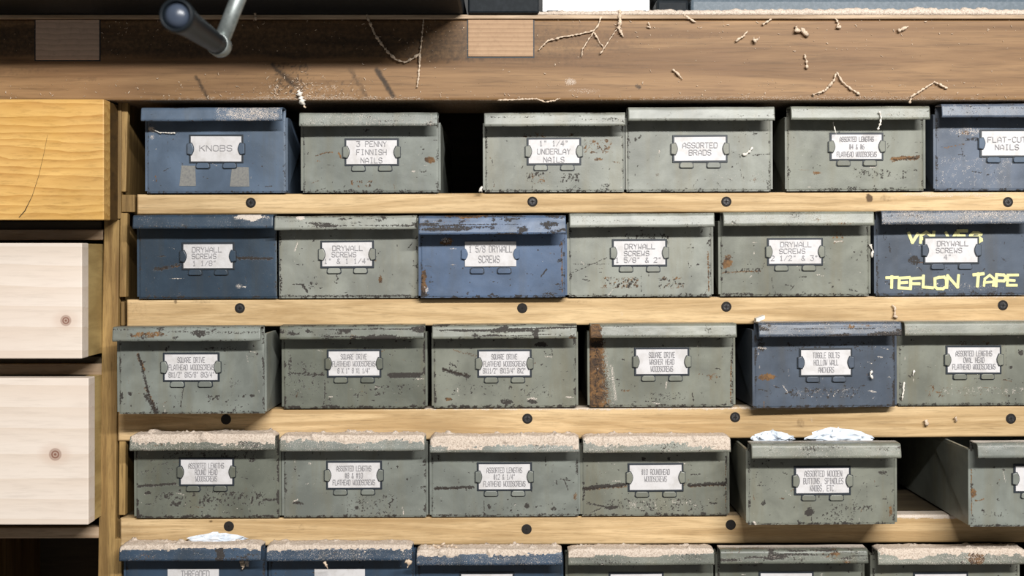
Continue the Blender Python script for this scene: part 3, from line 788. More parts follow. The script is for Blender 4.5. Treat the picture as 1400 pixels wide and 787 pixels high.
bin_(0, (1279,1476), 260.5, 141, BLT, 'dusty blue metal bin labelled FLAT-CUT NAILS, cut off by the right edge', T3(c, [('FLAT-CUT',52),('NAILS',32)], 6, gap=10.5), c, grime=.4, dust=.35, tabc=BL,
     marks=[('pa',1330,235,55,22,.50),('p',1325,180,30,7,.40),('r',1320,181,7,5,.6),('rs',1290,202,1320,196,1.5,.6),('d',1330,190,12,3,.6)], lipgrime=.4)
# row 2
c = card(285, 350, 67)
bin_(1, (190,379), 406, 293, BLD, 'darkest blue metal bin, DRYWALL SCREWS card between two brown scrapes', [('DRYWALL',284,341,40,6.5),('SCREWS',280,350,33,6.5),('1 1/8"',280.5,359.5,32,6.5)], c, grime=.25,
     marks=[('ds',323,352,372,353.5,2.6,1),('rs',323,353,372,355,1.4,.7),('ds',212,368,245,362,3.5,.75),('rs',220,367,245,363,2,.8),('ps',232,380,253,380,.8,.7),('p',327,391,6,4,.5)], lipdust=[(182,372,.22)], lipgrime=.4, lipmarks=[('p',345,.6,22,.12,.9)])
c = card(475, 347.5, 68)
bin_(1, (381,572), 406, 294.5, GRL, 'green metal bin with DRYWALL SCREWS card, black smudge below left, between two blue bins', [('DRYWALL',476,339,41,6.5),('SCREWS',471,347.5,33,6.5),('1" & 1 1/4"',475,356.5,62,6.5)], c, grime=.35,
     marks=[('ds',400,388,416,388,1.2,.9),('ds',414,389,420,398,2.2,1),('da',431,386,10,9,1),('r',520,382,3.5,7,.9),('rs',512,341,514,358,1.5,.8),('d',384,385,2,14,.7),('ds',385,404,560,404,1.5,.8),('d',429,329,1.5,1.5,.9),('d',565,362,2,8,.5)], lipmarks=[('p',411,.5,6,.2,.8)], lipgrime=.8)
c = card(671, 347, 70, 34)
bin_(1, (575,773), 409, 294, BLV, 'bright blue metal bin labelled 1 5/8 DRYWALL SCREWS, chipped lip', [('1 5/8 DRYWALL',671,340,58,8.5),('SCREWS',669,354,28,9)], c, pull=.012, grime=.5, framed=False, drop=.0165, tilt=.004,
     marks=[('r',612,331,10,6,.8),('p',611,328,8,5,.5),('r',579,385,4,20,.9),('d',580,402,5,4,.8),('p',584,395,2,4,.5),('ds',740,378,748,368,1.5,.8),('d',765,356,4,3,.8),('d',762,389,7,2,.8),('d',752,402,10,3,.6),('rs',768,330,769,400,1.5,.8)], lipgrime=1.0,
     lipmarks=[('r',640,.45,30,.10,.9),('d',610,.8,40,.06,.9),('d',750,.7,12,.08,.8),('p',690,.1,80,.1,.6)])
c = card(874.5, 345.5, 70)
bin_(1, (778,973), 405, 291, GRL, 'green metal bin labelled DRYWALL SCREWS 1 5/8 & 2, two stained patches below', [('DRYWALL',875,336.5,41,6.5),('SCREWS',870.5,346,34,6.5),('1 5/8" & 2"',873,355,62,6.5)], c, grime=.35,
     marks=[('da',848,386,23,7,1),('ra',848,386,26,8,.95),('da',917,387,17,7,.9),('ra',917,386,16,8,.9),('ds',782,373,832,351,.9,.75),('ds',783,361,833,361,.8,.8),('da',885,323,30,4,.9),('da',912,328,4,8,.8),('d',954,362,2,1.5,1),('rs',968,345,969,398,1.4,.8),('ds',877,372,877,402,.7,.6)], lipgrime=.35)
c = card(1087, 344, 71)
bin_(1, (985,1188), 405, 289, GR, 'green metal bin with DRYWALL SCREWS card, left neighbour of the yellow-lettered bin', [('DRYWALL',1088,334,42,6.5),('SCREWS',1083,343,35,6.5),('2 1/2" & 3"',1086,352.5,64,6.5)], c, grime=.45,
     marks=[('r',994,358,7,9,1),('da',1015,370,28,4,.95),('rs',988,372,1040,370,1.5,.8),('ds',1055,378,1058,402,.8,.7),('ds',1080,398,1086,390,1,.7),('d',1138,392,2,2,1),('ra',1147,325,8,9,.8),('da',1172,350,8,8,.7),('ds',1125,346,1140,358,.8,.5),('ds',988,401,1030,401,2,.8)], lipdust=[(990,1192,.25)], lipmarks=[('d',1100,.35,90,.05,.6)], lipgrime=.4)
c = card(1300.5, 342, 71)
tf, geo = bin_(1, (1198,1404), 404, 287, BLG, 'grey-blue metal bin hand-lettered TEFLON TAPE in yellow paint', [('DRYWALL',1302,332.5,42,6.5),('SCREWS',1297,342,35,6.5),('4"',1295,351,10,6.5)], c, grime=.4, dust=.3,
     marks=[('d',1251,355,9,7,.75),('p',1306,393,90,6,.25),('d',1210,320,3,12,.4)], lipdust=[(1200,1410,.4)], lipgrime=.3)
def paintword(parent, geo, word, x, yb, cw, pitch, h, seed, w=.0028):
    X0, X1, zsh, H, y = geo
    r_ = random.Random(seed); mb = MB()
    for i, ch in enumerate(word):
        if ch == ' ': continue
        p = P(x + i*pitch, yb + r_.uniform(-1.5, 1.5), y) - Vector(((X0+X1)/2, 0, zsh))
        strokes(mb, ch, p.x, p.z, cw*S*r_.uniform(.85,1.1), h*S*r_.uniform(.9,1.1), pitch*S, w*r_.uniform(.85,1.1), -.0004, jit=.0008, rnd=r_, slant=.05, cap=True)
    return mb
mb = paintword(tf, geo, 'TEFLON', 1212, 394, 14, 16.5, 15, 3)
mb2 = paintword(tf, geo, 'TAPE', 1330, 391, 13, 15.5, 15, 5); mb.add(mb2.v, mb2.f)
mb.build('painted_lettering', M_yellow, tf)
paintword(tf, geo, 'VALVES', 1242, 330, 13, 17, 13, 9).build('painted_lettering', M_yellow, tf)
# row 3
c = card(262, 501.5, 72, 34.5)
bin_(2, (163,362), 565, 445, GRB, 'green metal bin pulled far out, dark diagonal scuff left of its SQUARE DRIVE card', T3(c, [('SQUARE DRIVE',36),('FLATHEAD WOODSCREWS',60),('8X1/2" 8X5/8" 8X3/4"',60)], 3, h=6.8, gap=10), c, pull=.042, grime=.55, cond=True,
     marks=[('rs',189,484,197,505,3,.9),('ds',190,484,204,540,2.6,.9),('ds',200,540,214,562,5,.9),('rs',200,530,212,560,4,.7),('df',322,522,9,8,.36),('d',333,542,2,2,1),('d',345,541,3,2,1),('da',292,545,10,5,.9),('ds',251,528,247,557,1,.9),('ds',239,541,247,556,1,.7),('d',167,540,2,5,.9),('d',178,538,3,3,.9),('da',320,552,12,6,.8),('da',300,477,24,4,.8),('d',228,477,3,4,.8),('d',352,484,2,2,1)],
     lipmarks=[('d',272,.72,9,.10,.9),('r',205,.75,25,.08,.7)], lipgrime=.6, dust=.12)
c = card(484.5, 496.5, 69, 33)
bin_(2, (388,582), 556, 443, GRD, 'scratched green metal bin with a black bar scrape right of its SQUARE DRIVE card', T3(c, [('SQUARE DRIVE',35),('FLATHEAD WOODSCREWS',58),('8 X 1" 8 X1 1/4"',44)], 3, h=6.8, gap=9.5), c, grime=.9, cond=True,
     marks=[('df',553,513,26,4,1),('da',430,511,14,3,1),('ds',398,510,443,512,2,.7),('da',537,530,32,3.5,.9),('da',505,538,22,3,.8),('ds',538,527,580,526,1,.5),('d',397,500,3,20,.6),('da',415,520,22,25,.55),('ds',445,515,443,552,1,.9)], lipgrime=1.0, lipmarks=[('d',525,.9,25,.1,.9)], dust=.06)
c = card(690, 496.5, 69, 33)
bin_(2, (593,788), 558, 442, GR, 'scuffed green metal bin, SQUARE DRIVE card 8X11/2, dented glossy lip with dark streaks', T3(c, [('SQUARE DRIVE',35),('FLATHEAD WOODSCREWS',57),('8X11/2" 8X13/4" 8X2"',58)], 3, h=6.8, gap=9.5), c, grime=.75, cond=True,
     marks=[('ds',607,505,640,513,4,.9),('rs',607,505,640,512,2,.8),('da',620,497,9,6,.9),('d',740,471,9,4,.9),('rs',622,478,652,486,3,.5),('d',693,549,9,4,.8),('d',728,549,7,4,.9),('r',614,545,7,2.5,.9),('da',665,531,40,10,.45),('da',735,535,22,10,.55),('d',594,535,3,14,.7)], lipgrime=1.2, lipmarks=[('d',650,.2,60,.08,.9),('d',720,.35,40,.05,.8)])
c = card(905, 494, 70, 33.5)
bin_(2, (806,1003), 557, 441, GR, 'green metal bin with heavy rust down its left edge, WASHER HEAD card', T3(c, [('SQUARE DRIVE',35),('WASHER HEAD',33),('WOODSCREWS',30)], 3, h=7.2, gap=9.5), c, grime=.45, cond=True,
     marks=[('rs',811,465,811,556,17,1.5),('rs',818,470,826,556,13,.75),('ds',815,475,817,556,7,.45),('ps',829,488,838,550,6,.34),('d',818,470,9,5,.8),('ps',836,500,842,545,4,.50),('ps',828,480,834,520,2,.4),('ra',968,515,14,5,.8),('da',910,541,28,5,.7),('rs',1000,490,999,550,1.5,.8)], dust=.18, lipgrime=.4, lipmarks=[('r',814,.8,9,.4,1.2)])
c = card(1129, 495, 68, 34)
bin_(2, (1031,1225), 557, 439, BLG, 'grey-blue metal bin sitting askew, TOGGLE BOLTS HOLLOW WALL ANCHORS card', T3(c, [('TOGGLE BOLTS',36),('HOLLOW WALL',33),('ANCHORS',21)], 3, h=7.2, gap=10), c, pull=.016, yaw=.035, grime=.7, dust=.35, cond=True,
     marks=[('da',1135,474,62,7,.75),('r',1047,514,12,5,1),('da',1130,537,52,8,.75),('pa',1130,537,45,6,.5),('d',1040,470,5,14,.6)], lipgrime=.9, lipdust=[(1034,1232,.3)])
c = card(1331, 491.5, 71, 34)
bin_(2, (1229,1432), 553, 438, GR, 'green metal bin labelled OVAL HEAD, cut off by the right edge', T3(c, [('ASSORTED LENGTHS',49),('OVAL HEAD',28),('FLATHEAD WOODSCREWS',58)], 3, h=7, gap=9), c, grime=.3, dust=.4, cond=True,
     marks=[('ra',1331,470,42,4,.75),('ra',1278,534,12,8,.9),('ra',1345,535,60,7,.5),('pa',1345,534,60,5,.55),('d',1382,502,3,2,1),('ds',1376,468,1376,500,.7,.5),('d',1395,482,5,5,.7)], lipgrime=.2)
# row 4
c = card(283, 644.5, 70, 33.5)
bin_(3, (186,382), 706, 593, GRD, 'green metal bin labelled ROUND HEAD with black blotched stencil, lip thick with sawdust', T3(c, [('ASSORTED LENGTHS',48),('ROUND HEAD',30),('WOODSCREWS',29)], 3, h=7, gap=8.8), c, grime=.9, dust=.9, crust=(.0030,.75,1), cond=True,
     marks=[('da',290,682,72,10,1),('ds',189,664,240,661,2.4,.95),('d',203,673,6,2.5,1),('da',205,645,14,20,.5),('ds',360,683,380,683,2,.8),('da',290,622,60,5,.8),('da',230,630,8,22,.6),('d',344,629,5,4,.7)])
c = card(484.5, 649, 71, 34)
bin_(3, (388,583), 709, 594, GRB, 'green metal bin labelled #8 & #10, its lip coated in sawdust', T3(c, [('ASSORTED LENGTHS',47),('#8 & #10',24),('FLATHEAD WOODSCREWS',57)], 3, h=7, gap=9.5), c, grime=.45, dust=.9, crust=(.0022,.60,1), cond=True,
     marks=[('d',407,687,8,2.5,.9),('da',510,690,30,15,.7),('d',488,694,2.5,2.5,1),('d',544,638,1.5,1.5,1),('d',557,655,1.5,1.5,1),('ds',475,678,475,706,.8,.8),('d',578,666,4,3,.7),('d',391,670,2,6,.7)])
c = card(690, 651, 70, 34)
bin_(3, (590,791), 712, 596, GRB, 'green metal bin labelled #12 & 1/4, straight dark scratch left of the card', T3(c, [('ASSORTED LENGTHS',48),('#12 & 1/4"',29),('FLATHEAD WOODSCREWS',57)], 3, h=7, gap=9.3), c, grime=.45, dust=.9, crust=(.0034,.85,1), cond=True,
     marks=[('ds',595,667,647,665,2.6,1),('rs',596,667,640,667,1.5,.7),('ds',767,655,780,657,1.2,.9),('ds',772,657,777,670,1.2,.9),('d',669,693,3.5,5,.8),('d',721,691,4,4,.9),('d',757,695,4,4,.7),('df',601,625,3,5,.5),('ds',746,625,747,636,2,.6),('r',786,678,3,5,.7),('da',700,695,70,9,.4),('ds',662,683,662,710,.7,.8),('ds',592,703,640,702,1,.7)])
c = card(896.5, 652, 71, 34)
bin_(3, (796,995), 712, 596, GR, 'green metal bin labelled #10 ROUNDHEAD with brown bars on both sides of the card', T3(c, [('#10 ROUNDHEAD',38),('WOODSCREWS',30)], 3, h=7.2, gap=9.5, y0=649), c, grime=.6, dust=.9, crust=(.0028,.90,1), cond=True,
     marks=[('ds',798,667,856,662,3.8,1),('rs',798,668,856,664,3,.7),('ds',942,663,992,661,3.4,1),('rs',942,664,992,663,2.6,.75),('d',835,693,9,3,1),('ds',803,687,830,692,2.2,.8),('ds',808,700,822,694,1.5,.7),('pa',882,690,22,7,.6),('da',898,690,70,9,.75),('pa',935,690,20,7,.5),('d',880,627,3,3,.9),('d',915,627,3,3,.9),('d',975,688,6,2,.8),('rs',992,630,992,700,1,.7)])
c = card(1124.5, 656.5, 72, 34)
t45, g45 = bin_(3, (1023,1224), 721, 603, GR, 'green metal bin pulled out over the rail, ASSORTED WOODEN BUTTONS card, plastic bags on top', T3(c, [('ASSORTED WOODEN',49),('BUTTONS, SPINDLES',52),('KNOBS, ETC.',34)], 3, h=7.5, gap=10), c, pull=.050, grime=.55, dust=.30, cond=True, lipdust=[(1025,1236,.25)],
     marks=[('d',1106,700,6,7,.95),('da',1150,700,22,12,.8),('ds',1108,690,1110,722,.8,.7),('da',1183,695,14,4,.9),('ds',1166,690,1182,658,.7,.6),('d',1207,646,8,3,.7),('ds',1152,651,1215,650,.7,.6),('da',1045,650,18,30,.4),('r',1218,700,3,9,.8),('ds',1185,660,1185,718,.8,.5),('ps',1031,712,1034,718,2,.8)], lipgrime=.3)
c = card(1424, 653.5, 71, 34)
t46, g46 = bin_(3, (1327,1530), 722, 602, GRB, 'green metal bin slid furthest out at the right edge, its long left side showing', T3(c, [('ASSORTED',40),('WOODEN PLUGS',38)], 3, h=7.5, gap=10) [:1], c, pull=.064, grime=.5, dust=.45, cond=True,
     marks=[('r',1331,673,4,6,.9),('rs',1333,684,1345,682,1.5,.8),('da',1360,700,20,6,.6),('rs',1328,640,1329,705,1,.8)], lipgrime=.2)
# row 5
c = card(265, 794, 70, 34)
bin_(4, (172,363), 857, 742, BL5, 'blue metal bin labelled THREADED, crumpled plastic poking out above', [('THREADED',268,783,38,8)], c, grime=.5, dust=.5, crust=(.0020,.12,1), pull=.008, marks=[('p',338,770,4,5,.7)], lipmarks=[('d',302,.8,7,.3,1)], framed=False)
c = card(465, 794, 69, 34)
bin_(4, (370,566), 857, 742, BL5, 'blue metal bin bottom row, sawdust wiped off part of its lip', None, c, grime=.5, dust=.8, crust=(.0018,.30,1), pull=.008, framed=False)
c = card(666, 801, 70, 34)
bin_(4, (572,768), 858, 748, BL5, 'blue metal bin bottom row, heap of coarse chips on its lip', None, c, grime=.5, dust=.8, crust=(.0022,.30,1), pull=.008)
c = card(870, 801, 70, 34)
bin_(4, (776,973), 858, 748, GRD, 'green metal bin bottom row, smooth pale sawdust band on its lip', None, c, grime=.6, dust=.7, crust=(.0022,.25,1), pull=.008)
c = card(1075, 800, 70, 34)
bin_(4, (981,1180), 857, 746, GRD, 'dark green metal bin bottom row, brown dust and bare patch on its lip', [('FLAT HEAD',1090,788,30,7)][:0], c, grime=1.0, dust=.45, pull=.008, lipmarks=[('d',1130,.3,16,.15,.9),('r',1030,.3,50,.3,.5)], lipgrime=1)
c = card(1286, 801, 70, 34)
bin_(4, (1193,1392), 856, 747, GR, 'green metal bin bottom row, pinkish dust and a brown stain on its lip', None, c, grime=.5, dust=.9, crust=(.0018,.6,.8), pull=.010, lipmarks=[('r',1335,.7,12,.25,1.3)])

# ------------------------------------------------------------------ things above the bench
def machine(name, x0, x1, yfront, z0, h, mat, label, cat, depth=.40):
    t = empty(name, ((x0+x1)/2, yfront, z0)); tag(t, label, cat)
    w = (x1-x0)/2
    mb = MB(); mb.box(-w, w, 0, depth, 0, .018); b = mb.build('base_plate', mat, t, bevel=.003)
    mb = MB(); mb.box(-w+.03, w-.03, .03, depth-.03, .018, h); mb.build('housing', mat, t, bevel=.008)
    mb = MB(); mb.box(-w+.01, w-.01, .01, depth-.01, h, h+.02); mb.build('work_table', M_steel, t, bevel=.003)
    return t
zz = ztt + .0004
xa = P(-140, 0, YB).x; xb = P(640, 0, YB).x
m1 = machine('planer', xa, xb - .004, -.150, zz, .20, M_blackpaint, 'black iron machine base overhanging the left of the bench top', 'machine', .45)
mb = MB(); mb.box(P(640,0,YB).x-(xa+xb-.004)/2, P(737,0,YB).x-(xa+xb-.004)/2, .122, .40, 0, .14); mb.build('side_foot', M_blackpaint, m1, bevel=.002)
# crank handle: arm, boss and a black spinning grip that points at the viewer
yA = -.24
hub = P(300, 62, yA); top = P(362, -92, yA)
t = empty('crank_handle', hub); tag(t, 'steel crank with a black cylindrical grip, hanging over the beam at upper left', 'crank')
mb = MB()
q = top - hub; mb.tube([Vector((0,0,0)), q*.3, q], [.0064, .0062, .0066], 20)
arm = mb.build('crank_arm', M_steel, t, smooth=True)
mb = MB(); mb.lathe([(-.006,.0086),(-.0095,.0078),(-.0085,.0088),(.004,.0090),(.0065,.0080),(.0068,.001)], (0,0,0), (0,1,0), 28); mb.build('boss', M_steel, t, smooth=True)
mb = MB(); g0 = -.007
mb.lathe([(g0,.0075),(g0-.02,.0080),(g0-.06,.0088),(g0-.10,.0098),(g0-.118,.0112),(g0-.124,.0118),(g0-.128,.0116),(g0-.1295,.0105),(g0-.1285,.0095),(g0-.126,.0090),(g0-.125,.0084)], (0,0,0), (0,1,0), 36)
mb.build('grip', M_rubber, t, smooth=True)
mb = MB(); mb.lathe([(g0-.1245,.0088),(g0-.1255,.0084),(g0-.128,.0072),(g0-.1295,.0045),(g0-.130,.0003)], (0,0,0), (0,1,0), 30)
mb.build('end_cap', plain('grip_cap', (.045,.058,.085), .3), t, smooth=True)
mb = MB(); q2 = q
mb.lathe([(0,.012),(.07,.012)], q*1.0 + Vector((0,-.002,0)), (0,1,0), 24); mb.build('shaft', M_steel, t, smooth=True)

xa2 = P(742, 0, .01).x; xb2 = P(891, 0, .01).x
mb = MB(); mb.box(xa2, xb2, .03, .05, zz+.0115, .36)
o = mb.build('white_board', M_white, bevel=.001); tag(o, 'bright white board standing behind the middle of the bench edge', 'board')
mb = MB()
for xx in (xa2+.004, xb2-.016): mb.box(xx, xx+.012, .02, .07, zz, zz+.0112)
o = mb.build('black_riser', M_blackpaint, bevel=.001); tag(o, 'black riser strips under the bright white board', 'riser')
m3 = machine('black_machine', P(897,0,.0).x, P(942,0,.0).x, .0, zz, .14, M_blackpaint, 'narrow black machine foot between the white board and the blue-grey base', 'machine', .3)
m2 = machine('saw_base', P(947,0,YB).x, P(1560,0,YB).x, -.004, zz, .22, M_bluegrey, 'blue-grey machine base at the upper right of the bench', 'machine', .42)

# dust ledge along the bench top edge
def dust_ridge(name, xp0, xp1, yfr, z, hfun, label, width=.016):
    x0, x1 = P(xp0,0,YB).x, P(xp1,0,YB).x
    n = int((x1-x0)/.0012); m = 8
    xs = np.linspace(x0, x1, n+1); V = []; F = []
    for i, x in enumerate(xs):
        h = hfun((x - x0)/(x1-x0))*(.55 + .9*float(fbm(x*60, 1.3, 4)) + .5*float(vnoise(x*400, .5, 8)))
        yo = .0015*float(fbm(x*90, 7, 3))
        for j in range(m+1):
            a = math.pi*j/m
            zz_ = z + h*math.sin(a)**.8 + .0003*(float(vnoise(x*900, j*3.1, 5))-.5) if 0 < j < m else z - .0002
            V.append((x, yfr - yo + width/2 - width/2*math.cos(a), zz_))
    w = m+1
    for i in range(n):
        for j in range(m):
            F.append((i*w+j, (i+1)*w+j, (i+1)*w+j+1, i*w+j+1))
    for i in range(n): F.append((i*w, i*w+m, (i+1)*w+m, (i+1)*w))
    F.append(tuple(range(w))); F.append(tuple(n*w + k for k in range(w))[::-1])
    o = sel_mesh(name, V, F, M_dust, smooth=True); tag(o, label, 'sawdust', None, 'stuff'); return o
dust_ridge('sawdust_ridge', 735, 1540, YB-.003, ztt, lambda u: .0030 + .0026*min(1, u*1.6), 'long ridge of pale sawdust on the bench top front edge', .014)

# ------------------------------------------------------------------ cobweb strands, shavings, plastic
def strand(pxs, rad, name, label, cat, y=YB-.0015, mat=None, seed=0, group=None, lump=.7, yj=.001):
    r_ = random.Random(seed)
    pts = []
    for (a, b) in zip(pxs[:-1], pxs[1:]):
        L_ = math.hypot(b[0]-a[0], b[1]-a[1]); n = max(2, int(L_/1.8))
        for i in range(n): pts.append((a[0]+(b[0]-a[0])*i/n + r_.uniform(-.5,.5), a[1]+(b[1]-a[1])*i/n + r_.uniform(-.5,.5)))
    pts.append(pxs[-1])
    rad_ = [rad*(1 + lump*r_.uniform(-.9, 1.4)) for _ in pts]
    rad_ = [max(.00012, q_) for q_ in rad_]
    rad_[-1] *= .4
    w = [P(p[0], p[1], y - rad_[i]*.6 - r_.uniform(0, yj)) for i, p in enumerate(pts)]
    mb = MB(); mb.tube(w, rad_, 5)
    o = mb.build(name, mat or M_shav, smooth=True); tag(o, label, cat, group); return o
G1 = 'dust strands on the beam'
strand([(497,-2),(503,25),(512,46),(523,62),(532,73),(542,82),(553,85),(565,80),(574,73)], .0009, 'cobweb_strand', 'sagging dusty cobweb loop left of the middle tenon block', 'cobweb', seed=1)
strand([(579,25),(577,50),(574,73),(573,95),(572,108),(570,120)], .0007, 'cobweb_strand', 'dusty cobweb thread hanging down from the sagging loop', 'cobweb', seed=2)
strand([(737,68),(748,56),(770,50),(790,47),(812,42),(818,34),(822,22)], .0007, 'cobweb_strand', 'long dusty web strand running right from the middle tenon block', 'cobweb', seed=3)
strand([(812,44),(802,58),(796,68),(795,78)], .0006, 'cobweb_strand', 'short web thread hanging first right of the tenon, below the long strand', 'cobweb', seed=4)
strand([(812,44),(820,58),(826,66),(820,74)], .0006, 'cobweb_strand', 'forked web thread hanging below the right end of the long strand', 'cobweb', seed=5)
strand([(826,66),(836,50),(846,36)], .0004, 'cobweb_strand', 'thin web thread slanting up right of the forked thread', 'cobweb', seed=6)
strand([(847,14),(848,28),(846,38),(852,50)], .0014, 'shaving_curl', 'thick pale curl hanging from the bench edge below the white board', 'shaving', seed=7)
strand([(1112,129),(1128,124),(1140,110),(1144,98),(1152,112),(1164,122),(1176,129)], .0008, 'cobweb_strand', 'peaked dusty thread on the lower beam at right', 'cobweb', seed=8)
strand([(1244,141),(1246,132),(1262,122),(1278,112),(1296,121)], .0008, 'cobweb_strand', 'dusty thread arching low on the beam near the right edge', 'cobweb', seed=9)
strand([(1088,36),(1090,44),(1096,40),(1104,48),(1098,42)], .0017, 'shaving_curl', 'largest clump of curled shavings on the upper right beam', 'shaving', seed=10)
strand([(1142,25),(1147,32),(1144,37),(1150,36)], .0012, 'shaving_curl', 'small curl just below the bench edge, right of the largest clump', 'shaving', seed=11)
strand([(1100,74),(1103,84),(1104,94)], .0009, 'shaving_curl', 'upright curl on the beam below the largest clump', 'shaving', seed=12)
strand([(1006,56),(1016,50),(1022,42)], .0007, 'shaving_curl', 'slanting curl on the beam left of the largest clump', 'shaving', seed=13)
strand([(1043,33),(1055,26)], .0008, 'shaving_curl', 'curl tucked under the bench edge left of the largest clump', 'shaving', seed=14)
strand([(1030,57),(1036,53)], .0014, 'shaving_curl', 'plump little curl below left of the largest clump', 'shaving', seed=15)
strand([(1228,42),(1236,39),(1242,36)], .0011, 'shaving_curl', 'lone small curl high on the beam towards the right edge', 'shaving', seed=16)
strand([(935,20),(945,27),(952,30)], .0008, 'shaving_curl', 'curl beside the left end of the blue-grey base', 'shaving', seed=17)
strand([(920,95),(926,100),(933,108)], .0008, 'shaving_curl', 'curl at middle height of the beam above the ASSORTED BRADS bin', 'shaving', seed=18)
strand([(886,30),(890,38),(884,36)], .0006, 'shaving_curl', 'tiny loop on the beam below the black machine foot', 'shaving', seed=19)
strand([(346,-2),(348,14),(350,28)], .0010, 'shaving_curl', 'dusty tuft hanging over the bench edge right of the crank', 'shaving', y=YB-.006, seed=20)
strand([(408,124),(412,134),(414,142),(410,138)], .0019, 'cobweb_tuft', 'white fluffy tuft on the beam edge above the gap right of the KNOBS bin', 'cobweb', mat=M_shavw, seed=21)
strand([(415,144),(418,147)], .0016, 'wood_chip', 'tan chip caught under the white fluffy tuft', 'wood chip', seed=22)
strand([(680,137),(735,135),(745,139),(757,138),(766,134)], .0006, 'cobweb_strand', 'thin dusty thread along the beam bottom above the UNDERLAY NAILS bin', 'cobweb', seed=23)
YR1 = -.0045
strand([(1015,210),(1020,211),(1026,205),(1029,201)], .0009, 'shaving_curl', 'white y-shaped curl stuck on the ASSORTED BRADS bin', 'shaving', y=YR1, mat=M_shavw, seed=24)
strand([(1202,152),(1205,160),(1203,170),(1200,178)], .0009, 'shaving_curl', 'pale curl hanging from the lip of the ASSORTED LENGTHS #4 & #6 bin', 'shaving', y=-.026, mat=M_shavw, seed=25)
strand([(1139,167),(1141,176),(1143,184)], .0004, 'shaving_curl', 'thin pale thread over the card of the ASSORTED LENGTHS #4 & #6 bin', 'shaving', y=-.012, mat=M_shavw, seed=26)
strand([(1192,506),(1190,512),(1193,518)], .0008, 'shaving_curl', 'pale curl on the front of the TOGGLE BOLTS bin', 'shaving', y=-.0175, mat=M_shavw, seed=27)
strand([(1250,506),(1248,514)], .0009, 'shaving_curl', 'small pale curl on the front of the OVAL HEAD bin', 'shaving', y=YR1, mat=M_shavw, seed=28)
strand([(1236,522),(1235,535),(1233,548)], .0007, 'shaving_curl', 'pale thread on the lower left corner of the OVAL HEAD bin', 'shaving', y=YR1, mat=M_shavw, seed=29)
strand([(1190,334),(1193,342),(1192,352)], .0009, 'cobweb_tuft', 'pale tuft in the gap left of the hand-lettered TEFLON TAPE bin', 'cobweb', y=-.004, mat=M_shavw, seed=30)
strand([(1220,417),(1224,420),(1223,432),(1227,434)], .0009, 'shaving_curl', 'pale curl on the second rail below the TEFLON TAPE bin', 'shaving', y=-.0016, seed=31)
strand([(1266,574),(1268,582)], .0012, 'shaving_curl', 'plump tan curl on the third rail, right of its third screw', 'shaving', y=-.002, seed=32)
strand([(1306,570),(1308,576)], .0009, 'shaving_curl', 'small tan curl further right on the third rail', 'shaving', y=-.002, seed=33)
strand([(655,262),(658,256),(659,263)], .0009, 'wood_chip', 'small chip at the lower left corner of the UNDERLAY NAILS bin', 'wood chip', y=-.0075, mat=M_shavw, seed=34)
strand([(446,773),(444,768),(448,777)], .0010, 'shaving_curl', 'pale curl on the bottom-row blue bin with the wiped lip', 'shaving', y=-.032, seed=35)
strand([(330,765),(333,774),(331,778)], .0014, 'shaving_curl', 'tan curl hanging below the lip of the THREADED bin', 'shaving', y=-.012, seed=36)
strand([(554,767),(560,768),(557,776)], .0014, 'shaving_curl', 'curl hanging between the two right-hand blue bins of the bottom row', 'shaving', y=-.032, seed=37)
strand([(208,177),(218,181),(240,182)], .0005, 'cobweb_strand', 'dusty thread at the upper left corner of the KNOBS bin', 'cobweb', y=-.0055, mat=M_shavw, seed=38)
# heap of chips on the third blue bin
hc = [(588,747),(594,744),(600,746),(606,742),(612,745),(618,743),(624,747),(597,749),(609,749)]
for i, (hx, hy) in enumerate(hc):
    r_ = random.Random(80+i); ctr = P(hx, hy+2, -.020); mb = MB()
    mb.tube([(-.0024,0,0),(-.0008,r_.uniform(-.0006,.0006),.0006),(.0022,0,r_.uniform(-.0008,.0008))], [.0007,.0013,.0005], 6)
    o = mb.build('wood_chip', M_shav, loc=ctr, smooth=True); o.rotation_euler = (0, r_.uniform(-.7,.7), r_.uniform(-1,1))
    tag(o, 'coarse wood chip in the small heap on the lip of a bottom-row blue bin', 'wood chip', 'wood chips heaped on a bin lip')

def flecks():
    mb = MB(); r_ = random.Random(5)
    def fl(px, py, y, s):
        c = P(px, py, y); d = [Vector((r_.uniform(-1,1), r_.uniform(-.3,.3), r_.uniform(-1,1)))*s for _ in range(3)]
        mb.add([c+d[0], c+d[1], c+d[2], c+Vector((0,-s*.6,0))], [(0,1,2),(0,3,1),(1,3,2),(2,3,0)])
    for _ in range(900):
        px = r_.uniform(0, 1400); py = r_.choice([r_.uniform(26,134), r_.uniform(110,134), r_.uniform(26, 70)])
        fl(px, py, YB-.0004, r_.choice([.0003,.0005,.0007,.0009]))
    for _ in range(240): fl(r_.gauss(412,42), 134 - abs(r_.gauss(0,14)), YB-.0004, r_.choice([.0004,.0007]))
    for _ in range(190):
        px = r_.uniform(0, 1400); py = r_.choice([r_.uniform(28,132), 131 + r_.uniform(-3,3), r_.uniform(26,50)])
        if _ < 60: px = r_.gauss(415, 45); py = 133 - abs(r_.gauss(0, 14))
        a0 = r_.uniform(0, 6.28); pts = []; L = r_.uniform(2, 5)
        for k in range(5):
            a0 += r_.uniform(-.8, .8); px += L/4*math.cos(a0); py += L/4*math.sin(a0)
            pts.append(P(px, min(136, py), YB-.0006-r_.uniform(0,.0006)))
        w = r_.uniform(.00018, .0004); mb.tube(pts, [w*.6, w, w*1.2, w, w*.5], 4)
    return mb.build('sawdust_flecks', M_shav)
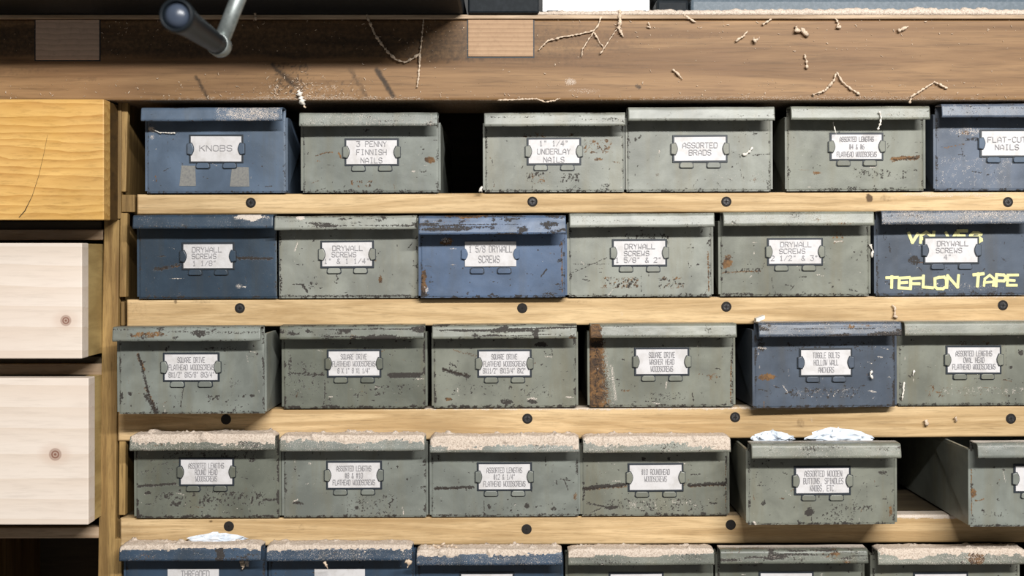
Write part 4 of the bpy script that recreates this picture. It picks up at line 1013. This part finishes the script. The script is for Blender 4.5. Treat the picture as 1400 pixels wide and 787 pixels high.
tag(flecks(), 'tiny sawdust flecks scattered over the brown beam face', 'sawdust', None, 'stuff')

def crumple(name, x0, x1, ybase, ytop, yc, label, seed, parent=None, dd=.02):
    """a thin crumpled bag: closed lumpy shell"""
    a = P(x0, ybase, yc); b = P(x1, ybase, yc); h = (ybase-ytop)*S*(D+yc)/D
    nu, nv = 40, 14; V = []; F = []
    for i in range(nu):
        u = 2*math.pi*i/nu
        for j in range(nv):
            v = math.pi*(j/(nv-1)) - math.pi/2
            x = math.cos(v)*math.cos(u); y_ = math.cos(v)*math.sin(u); z = math.sin(v)
            n = float(fbm(i*.55 + 5, j*.7 + 3, seed, 3)) ; n2 = float(vnoise(i*.9, j*1.3, seed+3))
            s = .50 + 1.9*abs(n-.5) + .35*n2
            V.append(((a.x+b.x)/2 + x*(b.x-a.x)/2*min(1, s), yc + y_*dd*.5*s, a.z + h*.35 + z*h*(.75 if z > 0 else .5)*(.35 + 1.5*float(vnoise(i*.42, 2.2, seed+9)))*(.7+.3*s)))
    for i in range(nu):
        for j in range(nv-1):
            i2 = (i+1) % nu; F.append((i*nv+j, i2*nv+j, i2*nv+j+1, i*nv+j+1))
    o = sel_mesh(name, V, F, M_plastic, smooth=False); tag(o, label, 'plastic bag'); return o
crumple('plastic_bag', 1026, 1088, 603, 592, -.035, 'crumpled clear plastic bag at the left of the WOODEN BUTTONS bin', 3)
crumple('plastic_bag', 1098, 1196, 604, 591, -.037, 'pale blue-white plastic bag at the right of the WOODEN BUTTONS bin', 8)
crumple('plastic_bag', 252, 345, 742, 732, -.006, 'crumpled plastic sheet poking out above the THREADED bin', 12, dd=.012)
mb = MB(); a = P(1034, 441, -.018); b = P(1046, 433, -.018)
mb.hexa([a+Vector((0,0,.004)), b+Vector((0,0,.0015)), b-Vector((0,0,.002)), a, a+Vector((0,.012,.004)), b+Vector((0,.012,.0015)), b+Vector((0,.012,-.002)), a+Vector((0,.012,0))])
o = mb.build('paper_scrap', M_shavw, bevel=.0003); tag(o, 'folded white paper scrap on the left corner of the TOGGLE BOLTS bin', 'paper')
